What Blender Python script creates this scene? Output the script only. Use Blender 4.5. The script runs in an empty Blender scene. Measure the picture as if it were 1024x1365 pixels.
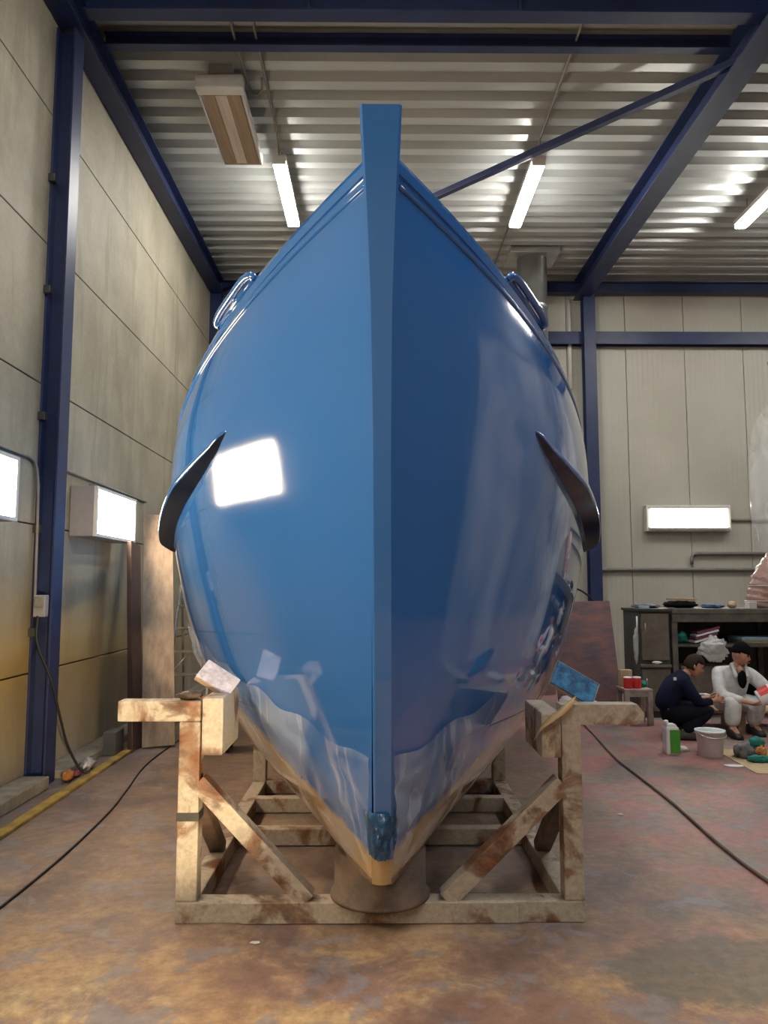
import bpy, bmesh, math, random
import numpy as np
from mathutils import Vector, Matrix, Euler, noise

# ------------------------------------------------------------------ camera, world, exposure
scn = bpy.context.scene
C = scn.collection
PITCH = math.atan((783 - 682.5) / 1025.0)
cam = bpy.data.cameras.new('camera')
cam.sensor_fit = 'VERTICAL'
cam.sensor_height = 36.0
cam.sensor_width = 27.0
cam.lens = 1025.0 / 1365.0 * 36.0
cam.clip_start = 0.05
cam_o = bpy.data.objects.new('camera', cam)
cam_o.location = (0, 0, 1.6)
cam_o.rotation_euler = (math.pi / 2 + PITCH, 0, -9 / 1025.0)
C.objects.link(cam_o)
scn.camera = cam_o

world = bpy.data.worlds.new('hall_world')
scn.world = world
world.use_nodes = True
world.node_tree.nodes['Background'].inputs[0].default_value = (0.6, 0.65, 0.7, 1)
world.node_tree.nodes['Background'].inputs[1].default_value = 0.15

scn.view_settings.view_transform = 'Standard'
scn.view_settings.look = 'None'
scn.view_settings.gamma = 1.0
scn.view_settings.use_curve_mapping = False
scn.view_settings.exposure = 0.8
scn.cycles.use_denoising = True
scn.cycles.max_bounces = 8
scn.cycles.transparent_max_bounces = 8
scn.cycles.caustics_reflective = False
scn.cycles.caustics_refractive = False
scn.cycles.sample_clamp_indirect = 6.0

TUBE_L = 64.0      # radiance of the ceiling tubes
WALLLAMP_L = 32.0  # radiance of the wall flood boxes

random.seed(4)
rnd = random.random
def U(a, b): return a + (b - a) * rnd()

# ------------------------------------------------------------------ materials
def new_mat(name):
    m = bpy.data.materials.new(name)
    m.use_nodes = True
    nt = m.node_tree
    b = nt.nodes['Principled BSDF']
    return m, nt, b

def nd(nt, t, **kw):
    n = nt.nodes.new(t)
    for k, v in kw.items():
        if k.startswith('i_'):
            key = k[2:]
            key = int(key) if key.isdigit() else key.replace('_', ' ')
            n.inputs[key].default_value = v
        else:
            setattr(n, k, v)
    return n

def L(nt, a, b): nt.links.new(a, b)

def coords(nt, kind='Object', scale=(1, 1, 1), loc=(0, 0, 0), rot=(0, 0, 0)):
    if kind == 'Pos':
        src = nd(nt, 'ShaderNodeNewGeometry').outputs['Position']
    else:
        src = nd(nt, 'ShaderNodeTexCoord').outputs[kind]
    mp = nd(nt, 'ShaderNodeMapping')
    mp.inputs['Scale'].default_value = scale
    mp.inputs['Location'].default_value = loc
    mp.inputs['Rotation'].default_value = rot
    L(nt, src, mp.inputs['Vector'])
    return mp.outputs['Vector']

def noise_tex(nt, vec, scale, detail=4, rough=.6, dist=0):
    n = nd(nt, 'ShaderNodeTexNoise')
    n.inputs['Scale'].default_value = scale
    n.inputs['Detail'].default_value = detail
    n.inputs['Roughness'].default_value = rough
    n.inputs['Distortion'].default_value = dist
    if vec is not None: L(nt, vec, n.inputs['Vector'])
    return n.outputs['Fac']

def ramp(nt, fac, stops):
    r = nd(nt, 'ShaderNodeValToRGB')
    el = r.color_ramp.elements
    while len(el) < len(stops): el.new(0.5)
    for e, (p, c) in zip(el, stops):
        e.position = p
        e.color = (c[0], c[1], c[2], 1) if not isinstance(c, (int, float)) else (c, c, c, 1)
    if fac is not None: L(nt, fac, r.inputs['Fac'])
    return r.outputs['Color']

def mixc(nt, fac, a, b, mode='MIX'):
    m = nd(nt, 'ShaderNodeMix', data_type='RGBA', blend_type=mode)
    for k, v in ((0, fac), (6, a), (7, b)):
        sock = m.inputs[k]
        if hasattr(v, 'is_linked'):
            L(nt, v, sock)
        elif isinstance(v, (int, float)):
            sock.default_value = v if k == 0 else (v, v, v, 1)
        else:
            sock.default_value = (v[0], v[1], v[2], 1)
    return m.outputs[2]

def mth(nt, op, a, b=None, clamp=False):
    m = nd(nt, 'ShaderNodeMath', operation=op)
    m.use_clamp = clamp
    for i, v in ((0, a), (1, b)):
        if v is None: continue
        if isinstance(v, (int, float)): m.inputs[i].default_value = v
        else: L(nt, v, m.inputs[i])
    return m.outputs[0]

def add_bump(nt, b, h, strength=.3, dist=.02):
    bp = nd(nt, 'ShaderNodeBump')
    bp.inputs['Strength'].default_value = strength
    bp.inputs['Distance'].default_value = dist
    L(nt, h, bp.inputs['Height'])
    L(nt, bp.outputs['Normal'], b.inputs['Normal'])
    return bp

def pm(name, col, rough=.5, metal=0., var=.15, scale=6., bump=0., bscale=60., coat=0., kind='Object', stretch=(1, 1, 1), spec=.5, col2=None):
    """plain procedural material: a colour with noise variation, gloss and fine relief"""
    m, nt, b = new_mat(name)
    v = coords(nt, kind, stretch)
    n = noise_tex(nt, v, scale, 5, .65)
    c2 = col2 or tuple(max(0, c * (1 - var * 1.6)) for c in col)
    c1 = tuple(min(1, c * (1 + var)) for c in col)
    L(nt, ramp(nt, n, [(.3, c2), (.7, c1)]), b.inputs['Base Color'])
    b.inputs['Roughness'].default_value = rough
    b.inputs['Metallic'].default_value = metal
    b.inputs['Specular IOR Level'].default_value = spec
    if coat:
        b.inputs['Coat Weight'].default_value = coat
        b.inputs['Coat Roughness'].default_value = .03
    if bump:
        add_bump(nt, b, noise_tex(nt, v, bscale, 3), bump, .01)
    return m

def emit(name, col, strength, tube=False):
    m, nt, b = new_mat(name)
    b.inputs['Base Color'].default_value = (.8, .8, .8, 1)
    b.inputs['Emission Color'].default_value = (*col, 1)
    b.inputs['Emission Strength'].default_value = strength
    b.inputs['Roughness'].default_value = .4
    return m

M = {}
# --- floor: painted concrete worn by years of overspray
def floor_mat():
    m, nt, b = new_mat('painted_floor')
    v = coords(nt, 'Pos')
    sep = nd(nt, 'ShaderNodeSeparateXYZ'); L(nt, v, sep.inputs[0])
    X, Y = sep.outputs['X'], sep.outputs['Y']
    big = noise_tex(nt, v, .7, 5, .65, .4)
    mid = noise_tex(nt, coords(nt, 'Pos', loc=(7, 3, 0)), 2.6, 8, .7, .5)
    fine = noise_tex(nt, v, 14, 6, .7)
    mid2 = noise_tex(nt, coords(nt, 'Pos', loc=(-4, 11, 2)), 1.6, 7, .68, .3)
    base = ramp(nt, mid, [(.30, (.085, .066, .068)), (.5, (.185, .130, .112)), (.70, (.29, .205, .150))])
    # greyer concrete towards the open side of the hall
    gx = mth(nt, 'MULTIPLY_ADD', X, .25); gx.node.inputs[2].default_value = .25; gx.node.use_clamp = True
    base = mixc(nt, mth(nt, 'MULTIPLY', gx, .55), base, ramp(nt, mid, [(.3, (.11, .098, .10)), (.7, (.27, .24, .23))]))
    # red overspray patches
    rx = ramp(nt, X, [(0, 0), (1, 1)])
    rm = nd(nt, 'ShaderNodeMapRange'); L(nt, X, rm.inputs[0]); rm.inputs[1].default_value = .9; rm.inputs[2].default_value = 1.9
    red = mth(nt, 'MULTIPLY', rm.outputs[0], ramp(nt, mid2, [(.42, 0.0), (.56, 1.0)]))
    base = mixc(nt, mth(nt, 'MULTIPLY', red, .58), base, (.42, .14, .15))
    # yellow ochre worn layer, thick in front of the boat
    ym = nd(nt, 'ShaderNodeMapRange'); L(nt, Y, ym.inputs[0]); ym.inputs[1].default_value = 4.1; ym.inputs[2].default_value = 2.7
    ypat = ramp(nt, mth(nt, 'MULTIPLY_ADD', big, .6), [(.46, 0.0), (.60, 1.0)])
    yn = mth(nt, 'MULTIPLY', big, .55); ysum = mth(nt, 'ADD', yn, mth(nt, 'MULTIPLY', mid, .45))
    ypat = ramp(nt, ysum, [(.47, 0.0), (.535, 1.0)])
    yel = mth(nt, 'MULTIPLY', mth(nt, 'ADD', mth(nt, 'MULTIPLY', ym.outputs[0], .9), .10), ypat)
    base = mixc(nt, mth(nt, 'MULTIPLY', yel, .85), base, ramp(nt, fine, [(.3, (.36, .23, .10)), (.7, (.56, .43, .20))]))
    # orange-brown mottling
    org = mth(nt, 'MULTIPLY', mth(nt, 'MULTIPLY', ramp(nt, mid2, [(.47, 1.0), (.36, 0.0)][::-1]), ym.outputs[0]), .5)
    base = mixc(nt, org, base, (.33, .15, .08))
    # blue-grey bare spots
    bs = ramp(nt, noise_tex(nt, coords(nt, 'Pos', loc=(2, 5, 1)), 4.5, 4, .6, .6), [(.56, 0.0), (.61, 1.0)])
    base = mixc(nt, mth(nt, 'MULTIPLY', bs, .65), base, (.19, .18, .20))
    # dark oil stain in front of the cradle
    sx = mth(nt, 'DIVIDE', mth(nt, 'SUBTRACT', X, 1.62), .75)
    sy = mth(nt, 'DIVIDE', mth(nt, 'SUBTRACT', Y, 3.38), .33)
    rr = mth(nt, 'ADD', mth(nt, 'MULTIPLY', sx, sx), mth(nt, 'MULTIPLY', sy, sy))
    rr = mth(nt, 'ADD', rr, mth(nt, 'MULTIPLY', mth(nt, 'SUBTRACT', mid, .5), 2.4))
    stain = ramp(nt, rr, [(.75, 1.0), (1.0, 0.0)])
    base = mixc(nt, mth(nt, 'MULTIPLY', stain, .75), base, (.13, .115, .09))
    # fine dirt and pale specks
    base = mixc(nt, .5, base, ramp(nt, fine, [(.3, .28), (.7, .72)]), 'OVERLAY')
    spk = ramp(nt, noise_tex(nt, v, 38, 2, .5), [(.74, 0.0), (.78, 1.0)])
    base = mixc(nt, mth(nt, 'MULTIPLY', spk, .5), base, (.45, .40, .36))
    L(nt, base, b.inputs['Base Color'])
    L(nt, ramp(nt, mid, [(.3, .42), (.7, .68)]), b.inputs['Roughness'])
    add_bump(nt, b, fine, .12, .01)
    return m
M['floor'] = floor_mat()

# --- precast concrete wall with yellow overspray near its foot
def concrete(name, spray=True):
    m, nt, b = new_mat(name)
    v = coords(nt, 'Pos')
    sep = nd(nt, 'ShaderNodeSeparateXYZ'); L(nt, v, sep.inputs[0])
    Y, Z = sep.outputs['Y'], sep.outputs['Z']
    n1 = noise_tex(nt, v, 1.1, 6, .6, .2)
    streak = noise_tex(nt, coords(nt, 'Pos', (1, 2.2, .35)), 1.6, 6, .62, .6)
    fine = noise_tex(nt, v, 22, 4, .6)
    c = ramp(nt, n1, [(.28, (.22, .195, .145)), (.5, (.305, .27, .205)), (.75, (.385, .345, .27))])
    c = mixc(nt, mth(nt, 'MULTIPLY', ramp(nt, streak, [(.52, 0.0), (.6, 1.0)]), .45), c, (.20, .18, .135))
    c = mixc(nt, .2, c, ramp(nt, fine, [(.3, .35), (.7, .65)]), 'OVERLAY')
    if spray:
        zd = nd(nt, 'ShaderNodeMapRange'); L(nt, Z, zd.inputs[0]); zd.inputs[1].default_value = 1.75; zd.inputs[2].default_value = 1.0
        z2 = nd(nt, 'ShaderNodeMapRange'); L(nt, Z, z2.inputs[0]); z2.inputs[1].default_value = 0.05; z2.inputs[2].default_value = .9
        yy = nd(nt, 'ShaderNodeMapRange'); L(nt, Y, yy.inputs[0]); yy.inputs[1].default_value = 12.0; yy.inputs[2].default_value = 5.4
        f = mth(nt, 'MULTIPLY', mth(nt, 'MULTIPLY', zd.outputs[0], z2.outputs[0]), mth(nt, 'ADD', mth(nt, 'MULTIPLY', yy.outputs[0], .75), .2))
        f = mth(nt, 'MULTIPLY', f, ramp(nt, n1, [(.2, .5), (.7, 1.0)]))
        c = mixc(nt, f, c, (.42, .25, .03))
    L(nt, c, b.inputs['Base Color'])
    b.inputs['Roughness'].default_value = .62
    add_bump(nt, b, fine, .08, .01)
    return m
M['concrete'] = concrete('precast_concrete')
M['kerb'] = pm('kerb_concrete', (.30, .26, .20), .7, var=.25, scale=9, bump=.2, kind='Pos')
M['yellow_paint'] = pm('worn_yellow_paint', (.42, .28, .06), .55, var=.35, scale=7, kind='Pos')

# --- insulated metal cladding with micro ribs
def cladding():
    m, nt, b = new_mat('cream_cladding')
    v = coords(nt, 'Pos')
    n = noise_tex(nt, v, .9, 4)
    L(nt, ramp(nt, n, [(.3, (.40, .385, .33)), (.7, (.47, .455, .395))]), b.inputs['Base Color'])
    w = nd(nt, 'ShaderNodeTexWave', wave_type='BANDS', bands_direction='X'); w.inputs['Scale'].default_value = 3.6
    L(nt, v, w.inputs['Vector'])
    add_bump(nt, b, w.outputs['Fac'], .25, .01)
    b.inputs['Roughness'].default_value = .42
    return m
M['cladding'] = cladding()
M['far_wall'] = pm('grey_wall_paint', (.50, .50, .48), .6, var=.1, scale=.8, kind='Pos')
M['dark_wall'] = pm('dark_grey_wall', (.07, .07, .075), .6, var=.1, scale=.8, kind='Pos')
M['joint'] = pm('dark_joint', (.10, .09, .075), .8, kind='Pos')
M['steel_blue'] = pm('blue_steel_paint', (.017, .029, .095), .42, var=.2, scale=4, kind='Pos')
M['galv'] = pm('galvanised_deck', (.45, .46, .445), .33, .45, var=.10, scale=1.3, kind='Pos', stretch=(.3, 2, 1))
M['duct'] = pm('galvanised_duct', (.60, .61, .60), .28, .85, var=.12, scale=3, kind='Pos')
M['conduit'] = pm('grey_conduit', (.20, .19, .17), .5, var=.15, scale=5, kind='Pos')
M['hose'] = pm('grey_brown_hose', (.22, .18, .16), .4, var=.2)
M['grey_plastic'] = pm('grey_plastic', (.32, .32, .31), .5, var=.1)
M['black'] = pm('black_rubber', (.015, .015, .016), .55, var=.2)
M['white_metal'] = pm('white_enamel', (.62, .60, .57), .4, var=.06)
M['lamp_grey'] = pm('grey_lamp_housing', (.26, .25, .26), .45, var=.1)
M['heater_face'] = pm('heater_element', (.34, .24, .155), .45, var=.2, scale=2, stretch=(12, .5, 1), kind='Object')
M['heater_mid'] = pm('heater_reflector', (.66, .56, .46), .35, .15, var=.15, scale=2, stretch=(14, .5, 1), kind='Object')
M['tube'] = emit('tube_diffuser', (1.0, .97, .90), TUBE_L)
M['wall_lamp'] = emit('warm_flood_diffuser', (1.0, .76, .50), WALLLAMP_L)
M['back_lamp'] = emit('cool_flood_diffuser', (1.0, .98, .86), 16.0)

# --- the boat
def hull_paint(name, col, bump=.05, tan=False):
    m, nt, b = new_mat(name)
    v = coords(nt, 'Object')
    if tan:
        sep = nd(nt, 'ShaderNodeSeparateXYZ'); L(nt, v, sep.inputs[0])
        ln = mth(nt, 'MINIMUM', mth(nt, 'ADD', mth(nt, 'MULTIPLY', mth(nt, 'ADD', sep.outputs['Y'], .5), .42), .17), .80)
        dz = mth(nt, 'SUBTRACT', ln, sep.outputs['Z'])
        dz = mth(nt, 'ADD', dz, mth(nt, 'MULTIPLY', mth(nt, 'SUBTRACT', noise_tex(nt, v, 5, 5, .6, .5), .5), .16))
        f = ramp(nt, mth(nt, 'ADD', dz, .5), [(.49, 0.0), (.53, 1.0)])
        L(nt, mixc(nt, f, col, (.52, .36, .17)), b.inputs['Base Color'])
    else:
        b.inputs['Base Color'].default_value = (*col, 1)
    b.inputs['Roughness'].default_value = .10
    b.inputs['Specular IOR Level'].default_value = .5
    b.inputs['Coat Weight'].default_value = 1.0
    b.inputs['Coat Roughness'].default_value = .025
    h = noise_tex(nt, coords(nt, 'Object', (1, 1, .6)), 2.2, 3, .5, .3)
    add_bump(nt, b, h, bump, .05)
    return m
M['hull'] = hull_paint('hull_blue_gloss', (.024, .132, .43), .05, True)
M['stem'] = hull_paint('stem_blue_gloss', (.024, .130, .42), .03)
M['dark_face'] = pm('dark_navy_gloss', (.016, .024, .048), .16, var=.2)  # dark navy gloss, used on the strake undersides only
M['tan'] = pm('tan_bottom_primer', (.46, .33, .17), .5, var=.15, scale=3)
M['deck'] = pm('deck_paint', (.25, .27, .29), .6, var=.1)
def film_mat(name, tint, alpha, bscale=7):
    m, nt, b = new_mat(name)
    v = coords(nt, 'Object', (1, 1, .8))
    b.inputs['Base Color'].default_value = (*tint, 1)
    b.inputs['Roughness'].default_value = .14
    b.inputs['Alpha'].default_value = alpha
    b.inputs['Specular IOR Level'].default_value = .6
    h1 = noise_tex(nt, v, bscale, 4, .6, 1.2)
    add_bump(nt, b, h1, .55, .05)
    return m
def crease_film():
    m, nt, b = new_mat('clear_masking_film')
    n = noise_tex(nt, coords(nt, 'Object', (1.6, 1.6, .30), rot=(.75, 0, 0)), 3.2, 2, .5, .5)
    rid = mth(nt, 'ABSOLUTE', mth(nt, 'SUBTRACT', n, .5))
    big = noise_tex(nt, coords(nt, 'Object'), 2.2, 3, .5, .6)
    a = mth(nt, 'ADD', ramp(nt, rid, [(0.0, .20), (.03, .06), (.12, .0)]), ramp(nt, big, [(.40, .05), (.66, .36)]))
    L(nt, a, b.inputs['Alpha'])
    b.inputs['Base Color'].default_value = (.56, .66, .80, 1)
    b.inputs['Roughness'].default_value = .13
    b.inputs['Specular IOR Level'].default_value = .6
    add_bump(nt, b, n, .6, .05)
    return m
M['film'] = crease_film()
M['film_blue'] = film_mat('blue_masking_film', (.016, .085, .21), .95, 16)
def sheet_mat():
    # clear polythene: nearly see-through, whitened along its creases
    m, nt, b = new_mat('clear_polythene')
    v = coords(nt, 'Object', (1, 1, .28), rot=(.25, 0, .2))
    n = noise_tex(nt, v, 4.5, 3, .5, .7)
    rid = mth(nt, 'ABSOLUTE', mth(nt, 'SUBTRACT', n, .5))
    big = noise_tex(nt, coords(nt, 'Object', (1, 1, .5)), 1.1, 3, .5, .8)
    a = mth(nt, 'ADD', ramp(nt, rid, [(0.0, .30), (.06, .12), (.2, .05)]), ramp(nt, big, [(.45, .08), (.62, .5)]))
    L(nt, mth(nt, 'MINIMUM', a, .9), b.inputs['Alpha'])
    b.inputs['Base Color'].default_value = (.72, .74, .74, 1)
    b.inputs['Roughness'].default_value = .16
    add_bump(nt, b, n, .9, .06)
    return m
M['curtain'] = sheet_mat()
M['bag'] = film_mat('clear_plastic', (.66, .66, .66), .5, 12)
M['pink_bag'] = film_mat('pinkish_plastic', (.45, .28, .24), .75, 10)

# --- cradle: cream paint, burnt and rusty
def cradle_mat():
    m, nt, b = new_mat('rusty_cream_steel')
    v = coords(nt, 'Pos')
    n = noise_tex(nt, v, 4.5, 6, .6, .5)
    n2 = noise_tex(nt, coords(nt, 'Pos', loc=(3, 9, 4)), 9, 5, .6, .3)
    f = noise_tex(nt, v, 45, 4, .6)
    c = ramp(nt, f, [(.3, (.33, .29, .235)), (.7, (.46, .415, .35))])
    c = mixc(nt, ramp(nt, n2, [(.55, 0.0), (.72, .8)]), c, (.27, .245, .22))
    c = mixc(nt, ramp(nt, n, [(.505, 0.0), (.575, .7), (.66, 1.0)]), c, ramp(nt, n2, [(.3, (.05, .022, .012)), (.6, (.17, .065, .025))]))
    L(nt, c, b.inputs['Base Color'])
    b.inputs['Roughness'].default_value = .6
    add_bump(nt, b, f, .15, .01)
    return m
M['cradle'] = cradle_mat()
M['rust'] = pm('rusty_steel', (.13, .085, .06), .6, var=.4, scale=6, bump=.2, kind='Pos', col2=(.05, .035, .03))
M['dark_rust'] = pm('dark_rusty_steel', (.085, .055, .04), .6, var=.4, scale=6, bump=.2, kind='Pos')

# --- workshop odds and ends
M['plywood'] = pm('plywood', (.46, .34, .20), .6, var=.2, scale=4, stretch=(1, 1, 6))
M['pale_board'] = pm('pale_plank', (.33, .245, .175), .6, var=.22, scale=3, stretch=(5, 5, .6), kind='Pos')
M['dark_board'] = pm('dark_stained_board', (.05, .025, .022), .45, var=.3, scale=4)
M['red_board'] = pm('red_brown_board', (.15, .065, .05), .6, var=.4, scale=3, bump=.4, bscale=30, stretch=(1, 1, 3), col2=(.045, .045, .08))
M['blue_carpet'] = pm('blue_carpet', (.045, .17, .36), .9, var=.5, scale=18, bump=.8, bscale=50)
M['lilac_cloth'] = pm('speckled_pale_cloth', (.46, .45, .56), .8, var=.25, scale=26)
M['alu'] = pm('aluminium', (.55, .54, .52), .35, .8, var=.12, scale=8)
M['cab_dark'] = pm('dark_grey_cabinet', (.045, .045, .042), .5, var=.3, scale=5)
M['cab_brown'] = pm('grey_brown_cabinet', (.15, .125, .10), .55, var=.22, scale=5)
M['bench'] = pm('bench_wood', (.12, .11, .095), .6, var=.3, scale=6)
M['stool'] = pm('stool_paint', (.38, .33, .29), .55, var=.25, scale=8)
M['red'] = pm('red_label', (.60, .03, .035), .4, var=.1)
M['green'] = pm('green_label', (.07, .34, .04), .45, var=.1)
M['teal'] = pm('teal_cloth', (.01, .19, .16), .8, var=.4, scale=14)
M['white_plastic'] = pm('white_plastic', (.80, .81, .83), .35, var=.06)
M['white_cloth'] = pm('white_cloth', (.70, .70, .70), .75, var=.12, scale=14)
M['grey_cloth'] = pm('grey_cloth', (.14, .14, .15), .85, var=.35, scale=14)
M['blue_cloth'] = pm('blue_cloth', (.05, .10, .25), .85, var=.35, scale=14)
M['maroon'] = pm('maroon_print', (.22, .05, .10), .6, var=.3, scale=20)
M['lid_blue'] = pm('pale_blue_plastic', (.32, .50, .60), .5, var=.1)
M['yellow'] = pm('yellow_tin', (.45, .34, .05), .45, var=.15)
M['cardboard'] = pm('cardboard', (.44, .33, .20), .75, var=.12, scale=8)
M['orange'] = pm('orange_cloth', (.42, .17, .04), .8, var=.25, scale=12)
M['navy'] = pm('navy_workwear', (.008, .012, .034), .9, spec=.15, var=.3, scale=14, bump=.4, bscale=25)
M['navy_trousers'] = pm('dark_trousers', (.007, .008, .016), .9, spec=.15, var=.3, scale=14, bump=.4, bscale=25)
M['coverall'] = pm('white_coverall', (.60, .61, .62), .75, var=.14, scale=14, bump=.7, bscale=18)
M['skin'] = pm('skin', (.46, .24, .16), .55, var=.12, scale=20)
M['hair'] = pm('brown_hair', (.028, .016, .010), .75, spec=.2, var=.3, scale=40)
M['black_cloth'] = pm('black_knit', (.005, .005, .006), .95, var=.2, scale=60, spec=.1)
M['eye'] = pm('eye_dark', (.015, .012, .010), .25, var=.1)
M['lips'] = pm('lips', (.30, .11, .09), .5, var=.1)
M['shoe'] = pm('black_shoe', (.018, .017, .016), .5, var=.2)
M['paper'] = pm('paper_scrap', (.70, .68, .64), .7, var=.1)
M['foil'] = pm('crumpled_wrap', (.55, .53, .54), .4, .3, var=.3, scale=30, bump=1, bscale=25)

# ------------------------------------------------------------------ mesh helpers
ORG = {}
def link(o): C.objects.link(o); return o

def thing(name, label, cat, loc=(0, 0, 0), group=None, kind=None):
    o = bpy.data.objects.new(name, None)
    o.location = loc; link(o)
    o.empty_display_size = .1
    ORG[o] = Vector(loc)
    return tag(o, label, cat, group, kind)

def tag(o, label=None, cat=None, group=None, kind=None):
    if label: o['label'] = label
    if cat: o['category'] = cat
    if group: o['group'] = group
    if kind: o['kind'] = kind
    return o

def dup(root, delta, label, group=None):
    r = root.copy(); link(r); r.location = root.location + Vector(delta)
    ORG[r] = ORG[root] + Vector(delta)
    r['label'] = label
    if group: r['group'] = group
    for ch in list(root.children):
        c = ch.copy(); link(c); c.parent = r
        for g in list(ch.children):
            d = g.copy(); link(d); d.parent = c
    return r

class MB:
    def __init__(s): s.v = []; s.f = []; s.sm = []
    def add(s, vs, fs, smooth=False):
        n = len(s.v)
        s.v += [Vector(p) for p in vs]
        s.f += [tuple(i + n for i in f) for f in fs]
        s.sm += [smooth] * len(fs)
        return s
    def box(s, a, b, rot=None, bevel=0.0, piv=None):
        a = Vector(a); b = Vector(b)
        lo = Vector([min(x, y) for x, y in zip(a, b)]); hi = Vector([max(x, y) for x, y in zip(a, b)])
        c = (lo + hi) / 2; h = (hi - lo) / 2
        bm = bmesh.new(); bmesh.ops.create_cube(bm, size=2)
        for v in bm.verts: v.co = Vector((v.co.x * h.x, v.co.y * h.y, v.co.z * h.z))
        if bevel > 0:
            bmesh.ops.bevel(bm, geom=list(bm.edges), offset=min(bevel, min(h) * .9), segments=2, affect='EDGES', profile=.6)
        R = Euler(rot).to_matrix() if rot else Matrix.Identity(3)
        if piv is None: piv = c
        piv = Vector(piv)
        bm.verts.index_update()
        s.add([R @ (v.co + c - piv) + piv for v in bm.verts], [[v.index for v in f.verts] for f in bm.faces])
        bm.free(); return s
    def bar(s, p, q, w, h, up=(0, 0, 1), bevel=0.006):
        """box beam from p to q, w across, h along up"""
        p = Vector(p); q = Vector(q); d = (q - p); l = d.length; d.normalize()
        up = Vector(up); x = d.cross(up).normalized(); u = x.cross(d).normalized()
        bm = bmesh.new(); bmesh.ops.create_cube(bm, size=1)
        for v in bm.verts: v.co = Vector((v.co.x * w, v.co.y * l, v.co.z * h))
        if bevel: bmesh.ops.bevel(bm, geom=list(bm.edges), offset=bevel, segments=2, affect='EDGES', profile=.6)
        c = (p + q) / 2; bm.verts.index_update()
        s.add([c + x * v.co.x + d * v.co.y + u * v.co.z for v in bm.verts], [[v.index for v in f.verts] for f in bm.faces])
        bm.free(); return s
    def tube(s, pts, r, n=8, cap=True):
        pts = [Vector(p) for p in pts]; rs = r if isinstance(r, (list, tuple)) else [r] * len(pts)
        vs = []; fs = []
        t0 = (pts[1] - pts[0]).normalized()
        up = Vector((0, 0, 1)) if abs(t0.z) < .9 else Vector((1, 0, 0))
        x = t0.cross(up).normalized()
        for i, p in enumerate(pts):
            t = (pts[min(i + 1, len(pts) - 1)] - pts[max(i - 1, 0)]).normalized()
            x = (x - t * x.dot(t)).normalized(); y = t.cross(x)
            for k in range(n):
                a = 2 * math.pi * k / n
                vs.append(p + (x * math.cos(a) + y * math.sin(a)) * rs[i])
        for i in range(len(pts) - 1):
            for k in range(n):
                fs.append((i * n + k, i * n + (k + 1) % n, (i + 1) * n + (k + 1) % n, (i + 1) * n + k))
        s.add(vs, fs, True)
        if cap:
            m = len(s.v) - len(vs)
            s.f += [tuple(m + k for k in range(n))[::-1], tuple(m + (len(pts) - 1) * n + k for k in range(n))]; s.sm += [False, False]
        return s
    def lathe(s, prof, c=(0, 0, 0), n=20, rot=None, cap=True):
        c = Vector(c); R = Euler(rot).to_matrix() if rot else Matrix.Identity(3)
        vs = [c + R @ Vector((r * math.cos(2 * math.pi * k / n), r * math.sin(2 * math.pi * k / n), z)) for r, z in prof for k in range(n)]
        fs = [(i * n + k, i * n + (k + 1) % n, (i + 1) * n + (k + 1) % n, (i + 1) * n + k) for i in range(len(prof) - 1) for k in range(n)]
        m = len(s.v); s.add(vs, fs, True)
        if cap:
            s.f += [tuple(m + k for k in range(n))[::-1], tuple(m + (len(prof) - 1) * n + k for k in range(n))]; s.sm += [False, False]
        return s
    def prism(s, poly, a, b, axis='Y'):
        """poly of 2-D points extruded along axis between a and b"""
        def P(p, t):
            if axis == 'Y': return (p[0], t, p[1])
            if axis == 'X': return (t, p[0], p[1])
            return (p[0], p[1], t)
        n = len(poly)
        vs = [P(p, a) for p in poly] + [P(p, b) for p in poly]
        fs = [(i, (i + 1) % n, n + (i + 1) % n, n + i) for i in range(n)] + [tuple(range(n))[::-1], tuple(range(n, 2 * n))]
        return s.add(vs, fs)
    def blob(s, c, r, amp=.25, freq=3., sub=3, seed=0, flat=None):
        """crumpled lump (cloth, bag, trash) sitting around c"""
        bm = bmesh.new(); bmesh.ops.create_icosphere(bm, subdivisions=sub, radius=1)
        c = Vector(c); r = Vector(r)
        for v in bm.verts:
            p = v.co.copy(); q = p * freq + Vector((seed * 7.3, seed * 3.1, seed))
            k = 1 + amp * (noise.noise(q) + .5 * noise.noise(q * 2.3) + .7 * (abs(noise.noise(q * 1.7)) - .25))
            v.co = Vector((p.x * r.x, p.y * r.y, p.z * r.z)) * k + c
            if flat is not None: v.co.z = max(v.co.z, flat)
        bm.verts.index_update()
        s.add([v.co for v in bm.verts], [[v.index for v in f.verts] for f in bm.faces], True)
        bm.free(); return s
    def build(s, name, mat, parent=None, origin=None, fix=True):
        vs = s.v
        if parent is not None: o0 = ORG[parent]
        else:
            if origin is None:
                xs = [p.x for p in vs]; ys = [p.y for p in vs]; zs = [p.z for p in vs]
                origin = ((min(xs) + max(xs)) / 2, (min(ys) + max(ys)) / 2, min(zs))
            o0 = Vector(origin)
        me = bpy.data.meshes.new(name)
        me.from_pydata([tuple(p - o0) for p in vs], [], s.f)
        me.polygons.foreach_set('use_smooth', s.sm)
        if fix:
            bm = bmesh.new(); bm.from_mesh(me); bmesh.ops.recalc_face_normals(bm, faces=bm.faces); bm.to_mesh(me); bm.free()
        if mat is not None: me.materials.append(M[mat] if isinstance(mat, str) else mat)
        o = bpy.data.objects.new(name, me); link(o)
        if parent is not None: o.parent = parent
        else: o.location = o0
        ORG[o] = o0
        return o

def struct(o, label, cat): return tag(o, label, cat, kind='structure')

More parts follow.
